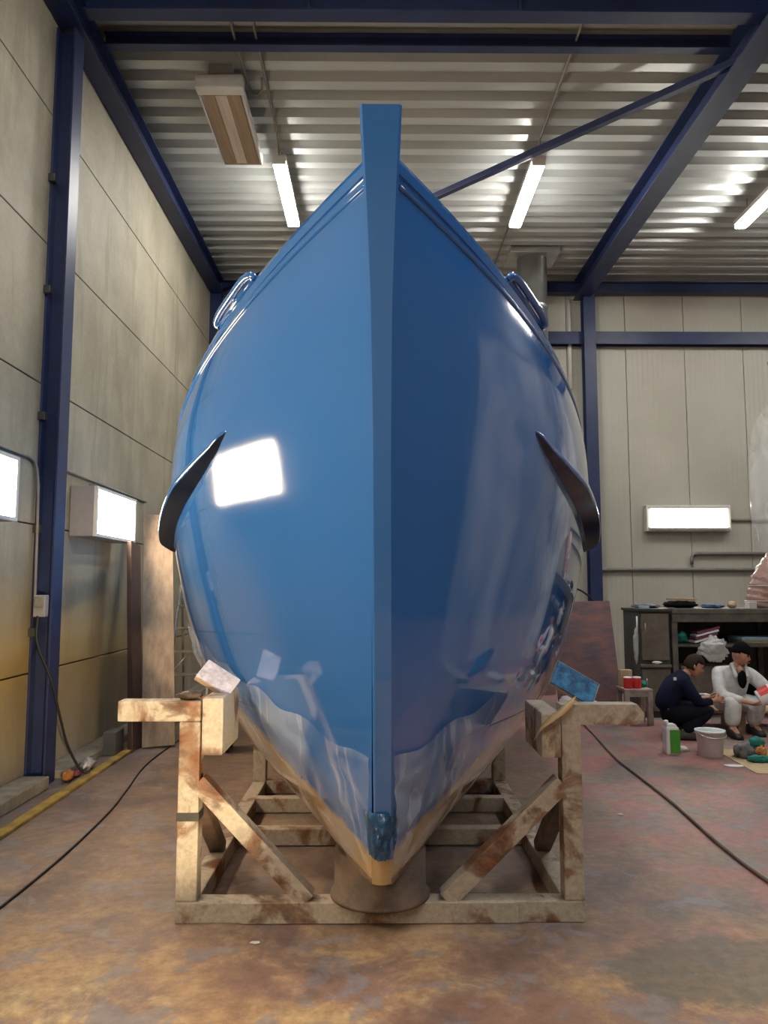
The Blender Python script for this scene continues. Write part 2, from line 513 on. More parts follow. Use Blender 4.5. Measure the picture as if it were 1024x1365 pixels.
def spline(pts, n=8):
    """Catmull-Rom through points"""
    P = [Vector(p) for p in pts]; P = [P[0] * 2 - P[1]] + P + [P[-1] * 2 - P[-2]]
    out = []
    for i in range(1, len(P) - 2):
        for k in range(n):
            t = k / n; a, b, c, d = P[i - 1:i + 3]
            out.append(.5 * ((2 * b) + (c - a) * t + (2 * a - 5 * b + 4 * c - d) * t * t + (3 * b - a - 3 * c + d) * t ** 3))
    out.append(P[-2]); return out

# ------------------------------------------------------------------ the hall
XL, XR, YB, YF = -2.85, 9.5, 13.0, -7.0
ZC = 6.9
struct(MB().box((XL - .3, YF - .3, -.2), (XR + .3, YB + .3, 0)).build('floor', 'floor'),
       'worn workshop floor stained with yellow red and brown paint', 'floor')

# left wall: a backing with precast concrete panels in two bays
wl = MB().box((XL - .3, YF, 0), (XL - .05, YB, ZC + .4)).build('wall_left', 'joint')
struct(wl, 'tall precast concrete wall with blue steel column', 'wall')
zj = [0.0, .90, 2.12, 3.32, 4.55, 5.72, ZC + .3]
for y0, y1 in ((YF, -.01), (.01, 6.49), (6.51, YB)):
    for a, b_ in zip(zj[:-1], zj[1:]):
        spans = [(y0, y1)]
        if y0 > 6 and 4.5 < a < 4.6: spans = [(y0, 10.6), (10.6, y1)]
        for s0, s1 in spans:
            MB().box((XL - .06, s0 + .006, a + .006), (XL, s1 - .006, b_ - .006), bevel=.006).build('concrete_panel', 'concrete', wl)
kb = MB().box((XL, YF, 0), (-2.62, 6.35, .10), bevel=.012).box((XL, 6.66, 0), (-2.62, 12.5, .07), bevel=.012).build('baseboard_left', 'kerb')
struct(kb, 'low concrete kerb along the foot of the concrete wall', 'kerb')
ys = MB().box((-2.47, YF, 0), (-2.39, 12.4, .028), bevel=.008).build('trim_1', 'yellow_paint')
struct(ys, 'worn yellow painted edge strip running along the floor', 'trim')

# back wall of cream cladding panels, 1 m each
wb = MB().box((XL - .3, YB + .06, 0), (XR + .3, YB + .3, ZC + .4)).build('wall_back', 'joint')
struct(wb, 'back wall of cream metal cladding panels', 'wall')
x = -2.86
while x < XR:
    x1 = min(x + 1.025, XR + .3)
    MB().box((x + .005, YB, 0), (x1 - .005, YB + .07, ZC + .3), bevel=.006).build('cladding_panel', 'cladding', wb)
    x = x1
struct(MB().box((XR, YF, 0), (XR + .3, YB, ZC + .4)).build('wall_right', 'dark_wall'), 'plain grey wall on the far side of the hall', 'wall')
struct(MB().box((XL - .3, YF - .3, 0), (XR + .3, YF, ZC + .4)).build('wall_front', 'far_wall'), 'plain grey wall behind the camera', 'wall')

# corrugated steel deck: trapezoid ribs running across
prof = []
y = YF; pitch = .311
while y < YB + .05:
    prof += [(y, ZC), (y + .13, ZC), (y + .165, ZC + .085), (y + .275, ZC + .085)]
    y += pitch
bot = [(p[0], p[1]) for p in prof]
vs = []; fs = []
for (yy, zz) in bot:
    vs += [(XL - .1, yy, zz), (XR + .1, yy, zz)]
for i in range(len(bot) - 1): fs.append((2 * i, 2 * i + 1, 2 * i + 3, 2 * i + 2))
nb = len(vs)
for (yy, zz) in (bot[0], bot[-1]): vs += [(XL - .1, yy, ZC + .3), (XR + .1, yy, ZC + .3)]
fs += [(nb, nb + 1, nb + 3, nb + 2), (0, 1, nb + 1, nb), (nb - 2, nb - 1, nb + 3, nb + 2)]
struct(MB().add(vs, fs).build('ceiling', 'galv'), 'corrugated galvanised steel roof deck', 'ceiling')

def ibeam(p, q, h, w, up=(0, 0, 1), tf=.018, tw=.014):
    m = MB()
    p = Vector(p); q = Vector(q); u = Vector(up)
    m.bar(p + u * (h / 2 - tf / 2), q + u * (h / 2 - tf / 2), w, tf, up, .002)
    m.bar(p - u * (h / 2 - tf / 2), q - u * (h / 2 - tf / 2), w, tf, up, .002)
    m.bar(p, q, tw, h - 2 * tf, up, 0)
    return m

def steel(name, mb, label, cat):
    return struct(mb.build(name, 'steel_blue'), label, cat)

# columns
cl = steel('column', ibeam((-2.765, 6.5, 0), (-2.765, 6.5, 6.55), .17, .2, (1, 0, 0)), 'blue steel column standing against the concrete wall', 'column')
for zz in (1.2, 2.05, 3.0, 4.1, 5.1):
    MB().box((-2.85, 6.36, zz), (-2.79, 6.42, zz + .07), bevel=.006).build('wall_clip', 'cab_dark', cl)
steel('column', ibeam((-2.76, 12.78, 0), (-2.76, 12.78, 6.6), .17, .2, (0, 1, 0)), 'blue steel column in the far corner of the concrete wall', 'column')
steel('column', ibeam((3.62, 12.80, 0), (3.62, 12.80, 6.6), .2, .2, (0, 1, 0)), 'blue steel column on the cream back wall', 'column')
# roof and wall steel
steel('beam', ibeam((-2.74, YF + .1, 6.72), (-2.74, 12.9, 6.72), .28, .2), 'blue eaves beam running along the top of the concrete wall', 'beam')
b1 = steel('beam', ibeam((-2.6, 6.41, 6.79), (XR, 6.41, 6.79), .22, .15), 'deep blue roof beam crossing the hall nearest the camera', 'beam')
for xx in (-.62, 1.27):
    MB().box((xx - .012, 6.345, 6.70), (xx + .012, 6.405, 6.88)).build('stiffener', 'steel_blue', b1)
steel('beam', ibeam((-2.62, 6.95, 6.835), (3.4, 6.95, 6.835), .13, .1), 'slimmer blue roof purlin just behind the deep beam', 'beam')
steel('beam', ibeam((3.52, YF + .1, 6.71), (3.52, 12.9, 6.71), .32, .26), 'blue roof beam running away towards the back wall column', 'beam')
steel('beam', ibeam((-2.7, 12.86, 6.76), (XR, 12.86, 6.76), .2, .16), 'blue eaves beam along the top of the back wall', 'beam')
steel('beam', ibeam((-2.7, 12.90, 5.87), (XR, 12.90, 5.87), .16, .22, (0, 1, 0)), 'blue horizontal girt across the cream back wall', 'beam')
steel('brace', MB().bar((3.5, 6.92, 6.66), (-2.62, 12.78, 6.66), .075, .075), 'thin diagonal blue wind brace under the roof deck', 'brace')

# ------------------------------------------------------------------ lamps and services on the ceiling
def tube_light(x, y0, label, length=1.63):
    t = thing('tube_light', label, 'ceiling light', (x, y0 + length / 2, 6.6), 'fluorescent tube lights')
    MB().box((x - .085, y0, 6.65), (x + .085, y0 + length, 6.72), bevel=.015).build('housing', 'white_metal', t)
    MB().box((x - .075, y0 + .03, 6.595), (x + .075, y0 + length - .03, 6.655), bevel=.02).build('diffuser', 'tube', t)
    for yy in (y0, y0 + length - .03):
        MB().box((x - .08, yy, 6.6), (x + .08, yy + .03, 6.66), bevel=.008).build('end_cap', 'white_metal', t)
    for yy in (y0 + .25, y0 + length - .25):
        MB().tube([(x, yy, 6.71), (x, yy, ZC + .02)], .008, 6).build('hanger', 'conduit', t)
    return t
ta = tube_light(-1.17, 8.68, 'glowing tube light between the radiant heater and the bow')
dup(ta, (3.09, 0, 0), 'glowing tube light above the diagonal roof brace')
dup(ta, (6.25, 0, 0), 'glowing tube light cut by the frame beside the long roof beam')
for (x, y, lb) in ((-1.17, 2.4, 'tube light over the wall lamps, outside the view'), (1.92, 2.4, 'tube light above the bow, outside the view'),
                   (8.2, 8.68, 'tube light over the far end of the bench, outside the view'), (-1.17, -3.6, 'tube light behind the camera by the concrete wall'),
                   (1.92, -3.6, 'tube light behind the camera over the middle bay'), (5.08, 2.4, 'tube light over the open bay, outside the view')):
    dup(ta, (x + 1.17, y - 8.68, 0), lb)

# radiant heater panel
ht = thing('radiant_heater', 'long pale radiant heater panel with tan face under the roof', 'heater', (-1.6, 8.0, 6.6))
hx0, hx1, hy0, hy1 = -1.83, -1.37, 7.28, 8.72
MB().box((hx0, hy0 + .05, 6.625), (hx1, hy1, 6.72), bevel=.01).build('casing', 'white_metal', ht)
MB().box((hx0 - .01, hy0, 6.60), (hx1 + .01, hy0 + .14, 6.74), bevel=.015).build('end_box', 'white_metal', ht)
MB().box((hx0 + .035, hy0 + .15, 6.608), (hx0 + .16, hy1 - .03, 6.626)).build('element', 'heater_face', ht)
MB().box((hx0 + .165, hy0 + .15, 6.606), (hx0 + .285, hy1 - .03, 6.626)).build('reflector', 'heater_mid', ht)
MB().box((hx0 + .29, hy0 + .15, 6.608), (hx1 - .035, hy1 - .03, 6.626)).build('element', 'heater_face', ht)
for a in (hx0, hx1 - .02):
    MB().box((a, hy0 + .14, 6.600), (a + .02, hy1, 6.626)).build('rim', 'white_metal', ht)
MB().box((hx0, hy1 - .02, 6.600), (hx1, hy1, 6.626)).build('rim', 'white_metal', ht)
for yy in (7.35, 8.55):
    MB().box((-1.72, yy, 6.72), (-1.48, yy + .12, ZC - .002)).build('bracket', 'grey_plastic', ht)

tag(MB().tube(spline([(-1.17, 6.5, 6.87), (-1.17, 7.6, 6.87), (-1.17, 8.3, 6.87), (-1.17, 8.60, 6.84), (-1.17, 8.65, 6.69)], 4), .014, 6).build('cable_conduit', 'conduit'),
    'thin grey conduit feeding the tube light beside the heater', 'conduit')
tag(MB().tube(spline([(-1.38, 6.5, 6.86), (-1.37, 7.3, 6.86), (-1.36, 7.62, 6.86), (-1.30, 7.70, 6.80), (-1.22, 7.64, 6.82), (-1.20, 7.5, 6.85)], 4), .014, 6).build('cable_conduit', 'conduit'),
    'short grey conduit with a bent end beside the radiant heater', 'conduit')
tag(MB().tube([(1.92, 6.5, 6.87), (1.92, 7.8, 6.87), (1.92, 8.6, 6.87), (1.92, 8.64, 6.70)], .013, 6).build('cable_conduit', 'conduit'),
    'thin grey conduit feeding the tube light above the brace', 'conduit')
tag(MB().tube([(1.92, 10.34, 6.69), (1.92, 10.4, 6.86), (1.92, 11.3, 6.87), (1.92, 12.8, 6.87)], .012, 6).build('cable_conduit', 'conduit'),
    'thin grey conduit between tube light and galvanised duct', 'conduit')

# spiral duct
dt = thing('ventilation_duct', 'round galvanised ventilation duct rising behind the boat', 'duct', (2.47, 11.85, 0))
MB().lathe([(.235, 0.0), (.235, 6.88)], (2.47, 11.85, 0), 28).build('pipe', 'duct', dt)
for zz in (1.5, 3.0, 4.5, 6.0):
    MB().lathe([(.236, zz), (.245, zz + .01), (.245, zz + .05), (.236, zz + .06)], (2.47, 11.85, 0), 28).build('joint_band', 'duct', dt)
MB().box((2.08, 11.55, 6.82), (2.86, 12.15, 6.93), bevel=.01).build('roof_collar', 'duct', dt)

# ------------------------------------------------------------------ wall lamps (warm flood boxes) on the concrete wall
def wall_lamp(y0, label, length=1.13):
    t = thing('flood_light', label, 'wall light', (-2.72, y0 + length / 2, 2.08), 'flood lights on the concrete wall')
    MB().box((XL + .005, y0 - .02, 2.07), (-2.62, y0 + length + .02, 2.54), bevel=.01).build('housing', 'lamp_grey', t)
    MB().box((-2.622, y0 + .02, 2.10), (-2.605, y0 + length - .02, 2.51)).build('diffuser', 'wall_lamp', t)
    for (za, zb) in ((2.07, 2.10), (2.51, 2.54)):
        MB().box((-2.625, y0 - .02, za), (-2.595, y0 + length + .02, zb), bevel=.004).build('rim', 'white_metal', t)
    for (ya, yb) in ((y0 - .02, y0 + .02), (y0 + length - .02, y0 + length + .02)):
        MB().box((-2.625, ya, 2.10), (-2.595, yb, 2.51), bevel=.004).build('rim', 'white_metal', t)
    MB().box((-2.80, y0 + .3, 2.54), (-2.74, y0 + .36, 2.60), bevel=.005).build('gland', 'conduit', t)
    return t
wa = wall_lamp(7.12, 'glowing flood light box just past the blue column')
dup(wa, (0, -2.72, 0), 'glowing flood light box in front of the blue column')
dup(wa, (0, -5.44, 0), 'flood light box level with the bow, outside the view')
dup(wa, (0, -8.16, 0), 'flood light box behind the camera')

tag(MB().tube(spline([(-2.835, 4.6, 2.66), (-2.835, 5.9, 2.655), (-2.835, 6.28, 2.64), (-2.81, 6.33, 2.50), (-2.805, 6.345, 2.2), (-2.80, 6.35, 1.6), (-2.80, 6.355, 1.5)], 5), .013, 6).build('cable_conduit', 'conduit'),
    'grey conduit running along the wall and down the blue column', 'conduit')
tag(MB().tube([(-2.835, 6.75, 2.66), (-2.835, 8.2, 2.65), (-2.835, 9.4, 2.64)], .012, 6).build('cable_conduit', 'conduit'),
    'grey conduit above the flood light past the column', 'conduit')
sw = thing('switch_box', 'small grey switch box on the side of the blue column', 'switch', (-2.76, 6.35, 1.35))
MB().box((-2.80, 6.32, 1.36), (-2.70, 6.395, 1.54), bevel=.012).build('body', 'lamp_grey', sw)
MB().box((-2.785, 6.305, 1.44), (-2.715, 6.325, 1.52), bevel=.006).build('rocker', 'conduit', sw)
tag(MB().tube(spline([(-2.76, 6.33, 1.37), (-2.75, 6.32, 1.15), (-2.66, 6.4, .85), (-2.62, 6.5, .55), (-2.58, 6.6, .28), (-2.50, 6.7, .06), (-2.44, 6.74, .045)], 6), .011, 7).build('power_cable', 'black'),
    'black cable hanging from the switch box to the floor', 'cable')

# back wall lamp and pipes
bl = thing('flood_light', 'wide glowing flood light on the cream back wall', 'wall light', (5.25, 12.9, 2.6))
MB().box((4.53, 12.84, 2.54), (5.96, 12.995, 2.98), bevel=.012).build('housing', 'white_metal', bl)
for k in range(3):
    MB().box((4.60, 12.825, 2.605 + k * .105), (5.89, 12.842, 2.70 + k * .105), bevel=.004).build('lamp_strip', 'back_lamp', bl)
MB().box((4.56, 12.815, 2.57), (5.93, 12.845, 2.60)).build('rim', 'white_metal', bl)
MB().box((4.56, 12.815, 2.92), (5.93, 12.845, 2.95)).build('rim', 'white_metal', bl)
tag(MB().tube([(5.97, 12.97, 2.74), (7.6, 12.97, 2.74)], .02, 8).build('wall_pipe', 'conduit'), 'thin conduit leaving the back wall flood light', 'pipe')
tag(MB().tube([(3.74, 12.95, 1.87), (3.80, 12.95, 1.90), (6.2, 12.95, 1.90), (7.6, 12.95, 1.90)], .028, 8).build('wall_pipe', 'conduit'), 'long grey pipe along the back wall above the cabinet', 'pipe')
tag(MB().tube([(7.6, 12.95, 2.17), (5.42, 12.95, 2.17), (5.33, 12.95, 2.15), (5.31, 12.95, 2.08), (5.31, 12.95, 1.99)], .028, 8).build('wall_pipe', 'conduit'), 'short grey pipe with a turned down end on the back wall', 'pipe')
tag(MB().tube([(3.34, 12.97, 5.0), (3.34, 12.97, 6.6)], .035, 8).build('wall_pipe', 'white_metal'), 'pale vertical pipe on the back wall beside the duct', 'pipe')

# ------------------------------------------------------------------ the boat
boat = thing('boat', 'glossy blue boat hull with a broad stem resting bow first on a cradle', 'boat', (.02, 3.9, .3))
V6 = np.linspace(0, 1, 6)
cB = np.polyfit(V6, [.483, 1.227, 1.535, 1.664, 1.715, 1.605], 4)
pE = np.polyfit(V6, [3.051, 2.74, 2.516, 2.398, 2.311, 2.25], 3)
pL = np.polyfit(V6, [3.49, 4.002, 4.328, 4.294, 4.146, 4.12], 3)
DEND = 10.5
def sheer_z(d):
    q = min(d - 3, 7.0)
    return 3.33 - .28 * q + .02 * q * q
BX = .02
def hull_ds(v): return float(np.interp(v, [0, .06, .12, .2, .3, .6, 1], [3.46, 3.40, 3.345, 3.28, 3.21, 3.09, 2.95]))
def hull_p(v, d, side=1, off=0.0):
    """hull surface at height fraction v and distance d; off pushes outwards"""
    ds = hull_ds(v); Bv = np.polyval(cB, v); pe = np.polyval(pE, v); Lv = np.polyval(pL, v)
    tt = min(max((d - ds) / Lv, 0), 1)
    b = .042 + (Bv - .042) * (1 - (1 - tt) ** pe)
    zs = sheer_z(d)
    z = .32 + v * (zs - .32)
    return Vector((BX + side * (b + off), d, z))
def v_at(d, z):
    zs = sheer_z(d)
    return (z - .32) / (zs - .32)
def tan_line(d): return min(.47 + .42 * (d - 3.4), 1.10)

NT, NV = 72, 56
ts = [(k / NT) ** 1.6 for k in range(NT + 1)]
vv = [k / NV for k in range(NV + 1)]
for side, nm in ((-1, 'hull_side'), (1, 'hull_side')):
    me_v = []; me_f = []; mi = []
    for t in ts:
        for v in vv:
            ds = hull_ds(v)
            me_v.append(hull_p(v, ds + t * (DEND - ds), side))
    n = NV + 1
    for i in range(NT):
        for j in range(NV):
            me_f.append((i * n + j, (i + 1) * n + j, (i + 1) * n + j + 1, i * n + j + 1))
    # flat bottom to the centreline
    c0 = len(me_v)
    for i in range(NT + 1):
        p = me_v[i * n]; me_v.append(Vector((BX, p.y, p.z)))
    for i in range(NT):
        me_f.append((i * n, (i + 1) * n, c0 + i + 1, c0 + i))
    mb = MB().add(me_v, me_f, True)
    o = mb.build(nm, 'hull', boat, fix=True)
# stem bar: tapering post, its head standing above the sheer
st_v = []; st_f = []
prof = []
for k in range(41):
    z = .45 + (3.525 - .45) * k / 40
    v = v_at(3.0, min(z, 3.33))
    ds = hull_ds(min(max(v, 0), 1)) if z < 3.33 else 2.95 - (z - 3.33) * .10
    w = float(np.interp(z, [.4, .9, 2.2, 2.75, 3.1, 3.53], [.040, .043, .046, .053, .066, .086]))
    prof.append((z, ds, w))
for (z, ds, w) in prof:
    y0, y1 = ds - .028, ds + .12 + (.02 if z > 3.3 else 0)
    c = .010
    for (xx, yy) in ((-w + c, y0), (w - c, y0), (w, y0 + c), (w * .98, y1), (-w * .98, y1), (-w, y0 + c)):
        st_v.append(Vector((BX - .005 * (z - 2) , 0, 0)) + Vector((xx, yy, z)))
m = 6
for i in range(40):
    for k in range(m): st_f.append((i * m + k, i * m + (k + 1) % m, (i + 1) * m + (k + 1) % m, (i + 1) * m + k))
st_f += [tuple(range(m))[::-1], tuple(40 * m + k for k in range(m))]
so = MB().add(st_v, st_f).build('stem', 'stem', boat)
tag(so, 'broad flat blue stem post')
# bottom nose, tan: closes the V of the bottom under the stem
nv = []
for k in range(9):
    v = .002 + .075 * k / 8; d = hull_ds(v); z = .32 + v * (sheer_z(d) - .32)
    for q in range(7):
        a = -1 + q / 3
        nv.append((BX + a * .0425, d - .014 + .016 * a * a, z))
nf = [(i * 7 + k, i * 7 + k + 1, (i + 1) * 7 + k + 1, (i + 1) * 7 + k) for i in range(8) for k in range(6)]
MB().add(nv, nf, True).build('forefoot', 'tan', boat)
# sheer rail, bead below it, bulwark inside, deck, transom
def sheer_path(off, v, side, d0=2.97, d1=10.48, n=60):
    return [hull_p(v, d0 + (d1 - d0) * (k / n) ** 1.4, side, off) for k in range(n + 1)]
for side in (-1, 1):
    rail = MB(); pts = sheer_path(0, 1.0, side)
    vs = []; fs = []
    for p in pts:
        vs += [p + Vector((side * .008, 0, -.065)), p + Vector((side * .014, 0, -.025)), p + Vector((side * .004, 0, .0)), p + Vector((-side * .09, 0, .0)), p + Vector((-side * .09, 0, -.065))]
    for i in range(len(pts) - 1):
        for k in range(5): fs.append((i * 5 + k, i * 5 + (k + 1) % 5, (i + 1) * 5 + (k + 1) % 5, (i + 1) * 5 + k))
    fs += [(0, 1, 2, 3, 4), tuple(len(vs) - 5 + k for k in range(5))]
    rail.add(vs, fs).build('sheer_rail', 'stem', boat)
    MB().tube(sheer_path(.0, .965, side, 2.99), .011, 6).build('bead', 'stem', boat)
# deck between the sides
dv = []; df = []
for k in range(41):
    d = 3.25 + (10.45 - 3.25) * k / 40
    p = hull_p(.88, d, 1); b_ = p.x - BX - .02
    dv += [(BX - b_, d, p.z), (BX + b_, d, p.z)]
for k in range(40): df.append((2 * k, 2 * k + 1, 2 * k + 3, 2 * k + 2))
MB().add(dv, df).build('deck', 'deck', boat)
tv = [hull_p(v, DEND, 1) for v in vv] + [hull_p(v, DEND, -1) for v in vv[::-1]]
MB().add(tv, [tuple(range(len(tv)))]).build('transom', 'hull', boat)
# rubbing strakes
SD = [4.03, 4.166, 4.391, 4.57, 4.794, 5.02, 5.3, 5.6, 5.9]
SV = [.765, .740, .719, .707, .696, .686, .674, .663, .652]
for side in (-1, 1):
    sv = []; sf = []; dv_ = []; df_ = []; n = 44
    for k in range(n + 1):
        d = 4.03 + (5.9 - 4.03) * k / n
        v = float(np.interp(d, SD, SV))
        g = min(1, k / (n * .32)) ** .6 * (min(1, (n - k) / (n * .06) + .1) ** .5)
        lo = hull_p(v, d, side, -.02)
        o_ = Vector((side * (.022 + .115 * g), 0, .045 * g + .004)); t_ = Vector((side * (.022 + .108 * g), 0, .085 * g + .012)); u_ = Vector((side * (.02 + .06 * g), 0, .115 * g + .016))
        hi = hull_p(v + .05 * g + .008, d, side, -.03)
        sv += [lo, lo + o_ * .97, lo + o_ + Vector((0, 0, .006)), lo + t_, lo + u_, hi]
        dn = Vector((side * .002, 0, -.003))
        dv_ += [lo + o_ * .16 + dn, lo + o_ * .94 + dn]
    r = 6
    for i in range(n):
        for k in range(r): sf.append((i * r + k, i * r + (k + 1) % r, (i + 1) * r + (k + 1) % r, (i + 1) * r + k))
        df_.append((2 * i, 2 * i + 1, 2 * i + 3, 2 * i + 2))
    sf += [tuple(range(r)), tuple(n * r + k for k in range(r))]
    sk = MB().add(sv, sf, True).build('rubbing_strake', 'stem', boat)
    tag(MB().add(dv_, df_, True).build('dark_face', 'dark_face', sk), 'glossy dark navy underside')
# fairlead frames standing on the sheer rail
for side in (-1, 1):
    base = [hull_p(1.0, d, side) for d in (3.74, 3.80, 3.93, 4.08, 4.16)]
    o1 = Vector((side * .0, 0, .01)); o2 = Vector((side * .03, 0, .04))
    path = [base[0] + o1, base[0] + o2 * .7, base[1] + o2, base[2] + o2, base[3] + o2, base[4] + o2 * .7, base[4] + o1]
    f = MB().tube(spline(path, 5), .022, 8).build('fairlead', 'stem', boat)
    MB().tube([base[2] + o1, base[2] + o2], .016, 8).build('post', 'stem', f)
    MB().tube([base[0] + o1 * 1.2, base[2] + o1 * 1.2, base[4] + o1 * 1.2], .018, 8).build('foot', 'stem', f)

# masking film over the lower hull, wrinkled, wrapped around the nose
def film(name, mat, vlo, vhi, d1, off, amp, freq, side, nu=70, nw=26, seed=0):
    fv = []; ff = []
    for i in range(nu + 1):
        t = (i / nu) ** 1.3
        for j in range(nw + 1):
            s = j / nw
            # height measured at the local distance
            ds0 = hull_ds(.15)
            d = ds0 + t * (d1 - ds0)
            v = vlo(d) + s * (vhi(d) - vlo(d)) + .006 * math.sin(d * 17 + seed)
            v = min(max(v, 0.002), .95)
            dd = hull_ds(v) + t * (d1 - hull_ds(v))
            q = Vector((dd * freq * .6, v * freq * 2.2, seed * 5.0))
            wv = abs(noise.noise(q)) * .9 + abs(noise.noise(q * 2.1)) * .5
            edge = min(1, s * 5, (1 - s) * 5)
            p = hull_p(v, dd, side, off + amp * wv * (.35 + .65 * edge))
            p.y -= (off + amp * wv * .6) * max(0, 1 - t * 6)
            fv.append(p)
    n = nw + 1
    for i in range(nu):
        for j in range(nw): ff.append((i * n + j, (i + 1) * n + j, (i + 1) * n + j + 1, i * n + j + 1))
    return MB().add(fv, ff, True).build(name, mat, boat)
for side, sd in ((-1, 1), (1, 2)):
    film('masking_film', 'film', lambda d: max(.03, v_at(d, tan_line(d)) - .115), lambda d: min(.195 + .105 * (d - 3.35), .42), 6.0, .006, .04, 6.0, side, seed=sd)
# gathered wrap around the stem foot
wr = MB(); wv = []; wf = []
nz, na = 16, 14
for i in range(nz + 1):
    z = .45 + (.66 - .45) * i / nz
    v = v_at(3.3, z); ds = hull_ds(v)
    for j in range(na + 1):
        a = -1 + 2 * j / na
        xx = a * (.052 + .028 * (i / nz))
        yy = ds - .035 + .075 * abs(a) ** 2.0
        q = Vector((a * 2.5, z * 11, 3.0))
        yy -= .06 * (abs(noise.noise(q)) + .5 * abs(noise.noise(q * 2.7))) * (1 if i < nz else .2)
        wv.append((BX + xx, yy, z))
for i in range(nz):
    for j in range(na): wf.append((i * (na + 1) + j, i * (na + 1) + j + 1, (i + 1) * (na + 1) + j + 1, (i + 1) * (na + 1) + j))
MB().add(wv, wf, True).build('nose_wrap', 'film_blue', boat)

# ------------------------------------------------------------------ cradle
cr = thing('boat_cradle', 'rusty cream steel cradle with diagonal braces carrying the bow', 'cradle', (.02, 4.6, 0))
YC = 3.853; W = .1
def part(name, mb, mat='cradle', par=None): return mb.build(name, mat, par or cr)
part('base_beam', MB().box((-.97, YC, 0), (1.0, YC + W, .10), bevel=.008))
part('post', MB().box((-.968, YC, .10), (-.865, YC + W, .945), bevel=.008))
part('post', MB().box((.905, YC, .10), (1.002, YC + W, .93), bevel=.008))
part('arm', MB().box((-1.272, YC, .945), (-.865, YC + W, 1.045), bevel=.01))
part('arm', MB().prism([(.905, .928), (1.28, .928), (1.314, .95), (1.314, .985), (1.285, 1.025), (.905, 1.025)], YC, YC + W))
part('pad_channel', MB().box((-.857, YC - .01, .785), (-.752, YC + .42, 1.06), bevel=.012))
part('pad_channel', MB().box((.805, YC - .01, .77), (.902, YC + .42, .99), bevel=.012))
part('diagonal_brace', MB().bar((-.875, YC + .05, .655), (-.335, YC + .05, .095), W * .95, .085, (0, 0, 1)))
part('diagonal_brace', MB().bar((.912, YC + .05, .645), (.335, YC + .05, .095), W * .95, .085, (0, 0, 1)))
for s, x0 in ((-1, -.915), (1, .953)):
    part('side_rail', MB().box((x0 - .05, YC + W, 0), (x0 + .05, 6.25, .10), bevel=.008))
    part('side_brace', MB().bar((x0, YC + .1, .62), (x0, 4.62, .10), .08, .08, (0, 0, 1)), 'rust')
    part('rear_post', MB().box((x0 - .05, 6.15, .10), (x0 + .05, 6.25, .42), bevel=.008))
    part('rear_pad', MB().box((x0 - .10 * s - .06, 6.05, .34), (x0 - .10 * s + .06, 6.3, .42), bevel=.008))
for y0 in (4.95, 5.65, 6.16):
    part('cross_beam', MB().box((-.865, y0, .005), (.905, y0 + .09, .105), bevel=.008))
part('tape_band', MB().box((-.971, YC - .003, .475), (-.862, YC + W + .003, .515)), 'cab_dark')
part('weld_joint_plate', MB().box((-.65, YC - .012, .004), (.68, YC + .02, .097), bevel=.002))
tag(MB().lathe([(.245, .10), (.245, .115), (.226, .12), (.226, .318), (.20, .32)], (.015, 3.955, 0), 40).build('keel_pedestal', 'rust'),
    'short rusty steel cylinder carrying the forefoot of the boat', 'pedestal')

# padded boards between the arms and the hull
bd = thing('padded_board', 'plywood pad with blue carpet wedged between hull and cradle arm', 'pad', (1.02, 4.05, 1.03))
R1 = (math.radians(-30), math.radians(30), 0); c1 = Vector((1.03, 4.06, 1.10))
MB().box((.905, 4.06, 1.03), (1.155, 4.085, 1.175), R1, piv=c1, bevel=.003).build('board', 'plywood', bd)
MB().box((.905, 4.048, 1.03), (1.145, 4.06, 1.165), R1, piv=c1).build('carpet', 'blue_carpet', bd)
bd = thing('padded_board', 'pale speckled cloth pad wedged between hull and cradle arm', 'pad', (-.86, 4.05, 1.06))
R2 = (math.radians(-50), math.radians(32), 0); c2 = Vector((-.83, 4.08, 1.125))
MB().box((-.93, 4.08, 1.06), (-.73, 4.105, 1.19), R2, piv=c2, bevel=.003).build('board', 'pale_board', bd)
MB().box((-.93, 4.066, 1.063), (-.73, 4.08, 1.19), R2, piv=c2, bevel=.004).build('cloth', 'lilac_cloth', bd)
# curled piece of tan masking paper under the blue pad
mpv = []; mpf = []
for i in range(9):
    t = i / 8
    for j in range(4):
        q = j / 3
        x = .76 + .20 * t; z = .86 + .16 * t ** .6 + .035 * math.sin(q * 2.4) * (.4 + t)
        mpv.append((x + .02 * q, 3.835 - .06 * (1 - q) * math.sin(t * 2.6 + .3) + .01 * q, z))
for i in range(8):
    for j in range(3): mpf.append((i * 4 + j, (i + 1) * 4 + j, (i + 1) * 4 + j + 1, i * 4 + j + 1))
mpo = MB().add(mpv, mpf, True).build('masking_paper', 'tan')
mpo.modifiers.new('thick', 'SOLIDIFY').thickness = .003
tag(mpo, 'curled tan masking paper hanging over the cradle channel', 'paper')
tag(MB().blob((1.10, 4.3, .98), (.10, .07, .03), .25, 2.5, 3, 5, flat=.96).build('folded_rag', 'white_cloth'), 'white folded rag behind the cradle arm', 'rag')
tag(MB().blob((-.93, 3.91, 1.065), (.06, .035, .02), .5, 4, 3, 8, flat=1.046).build('rust_flakes', 'dark_rust'), 'brown crumpled scrap lying on the cradle arm', 'scrap')

# ------------------------------------------------------------------ along the concrete wall
tag(MB().bar((-2.40, 7.84, .01), (-2.56, 8.10, 2.06), .05, .30, (0, 1, .1)).build('dark_board', 'dark_board'),
    'dark stained board leaning on the wall under the flood light', 'board')
tag(MB().bar((-2.19, 7.92, .01), (-2.50, 8.75, 2.42), .32, .035, (.25, -1, .2)).build('pale_plank', 'pale_board'),
    'wide pale plank leaning on the wall behind the dark board', 'plank')
tag(MB().box((-2.62, 7.55, .002), (-2.50, 7.80, .22), bevel=.01).build('cable_box', 'conduit'), 'dark grey box at the foot of the leaning boards', 'box')
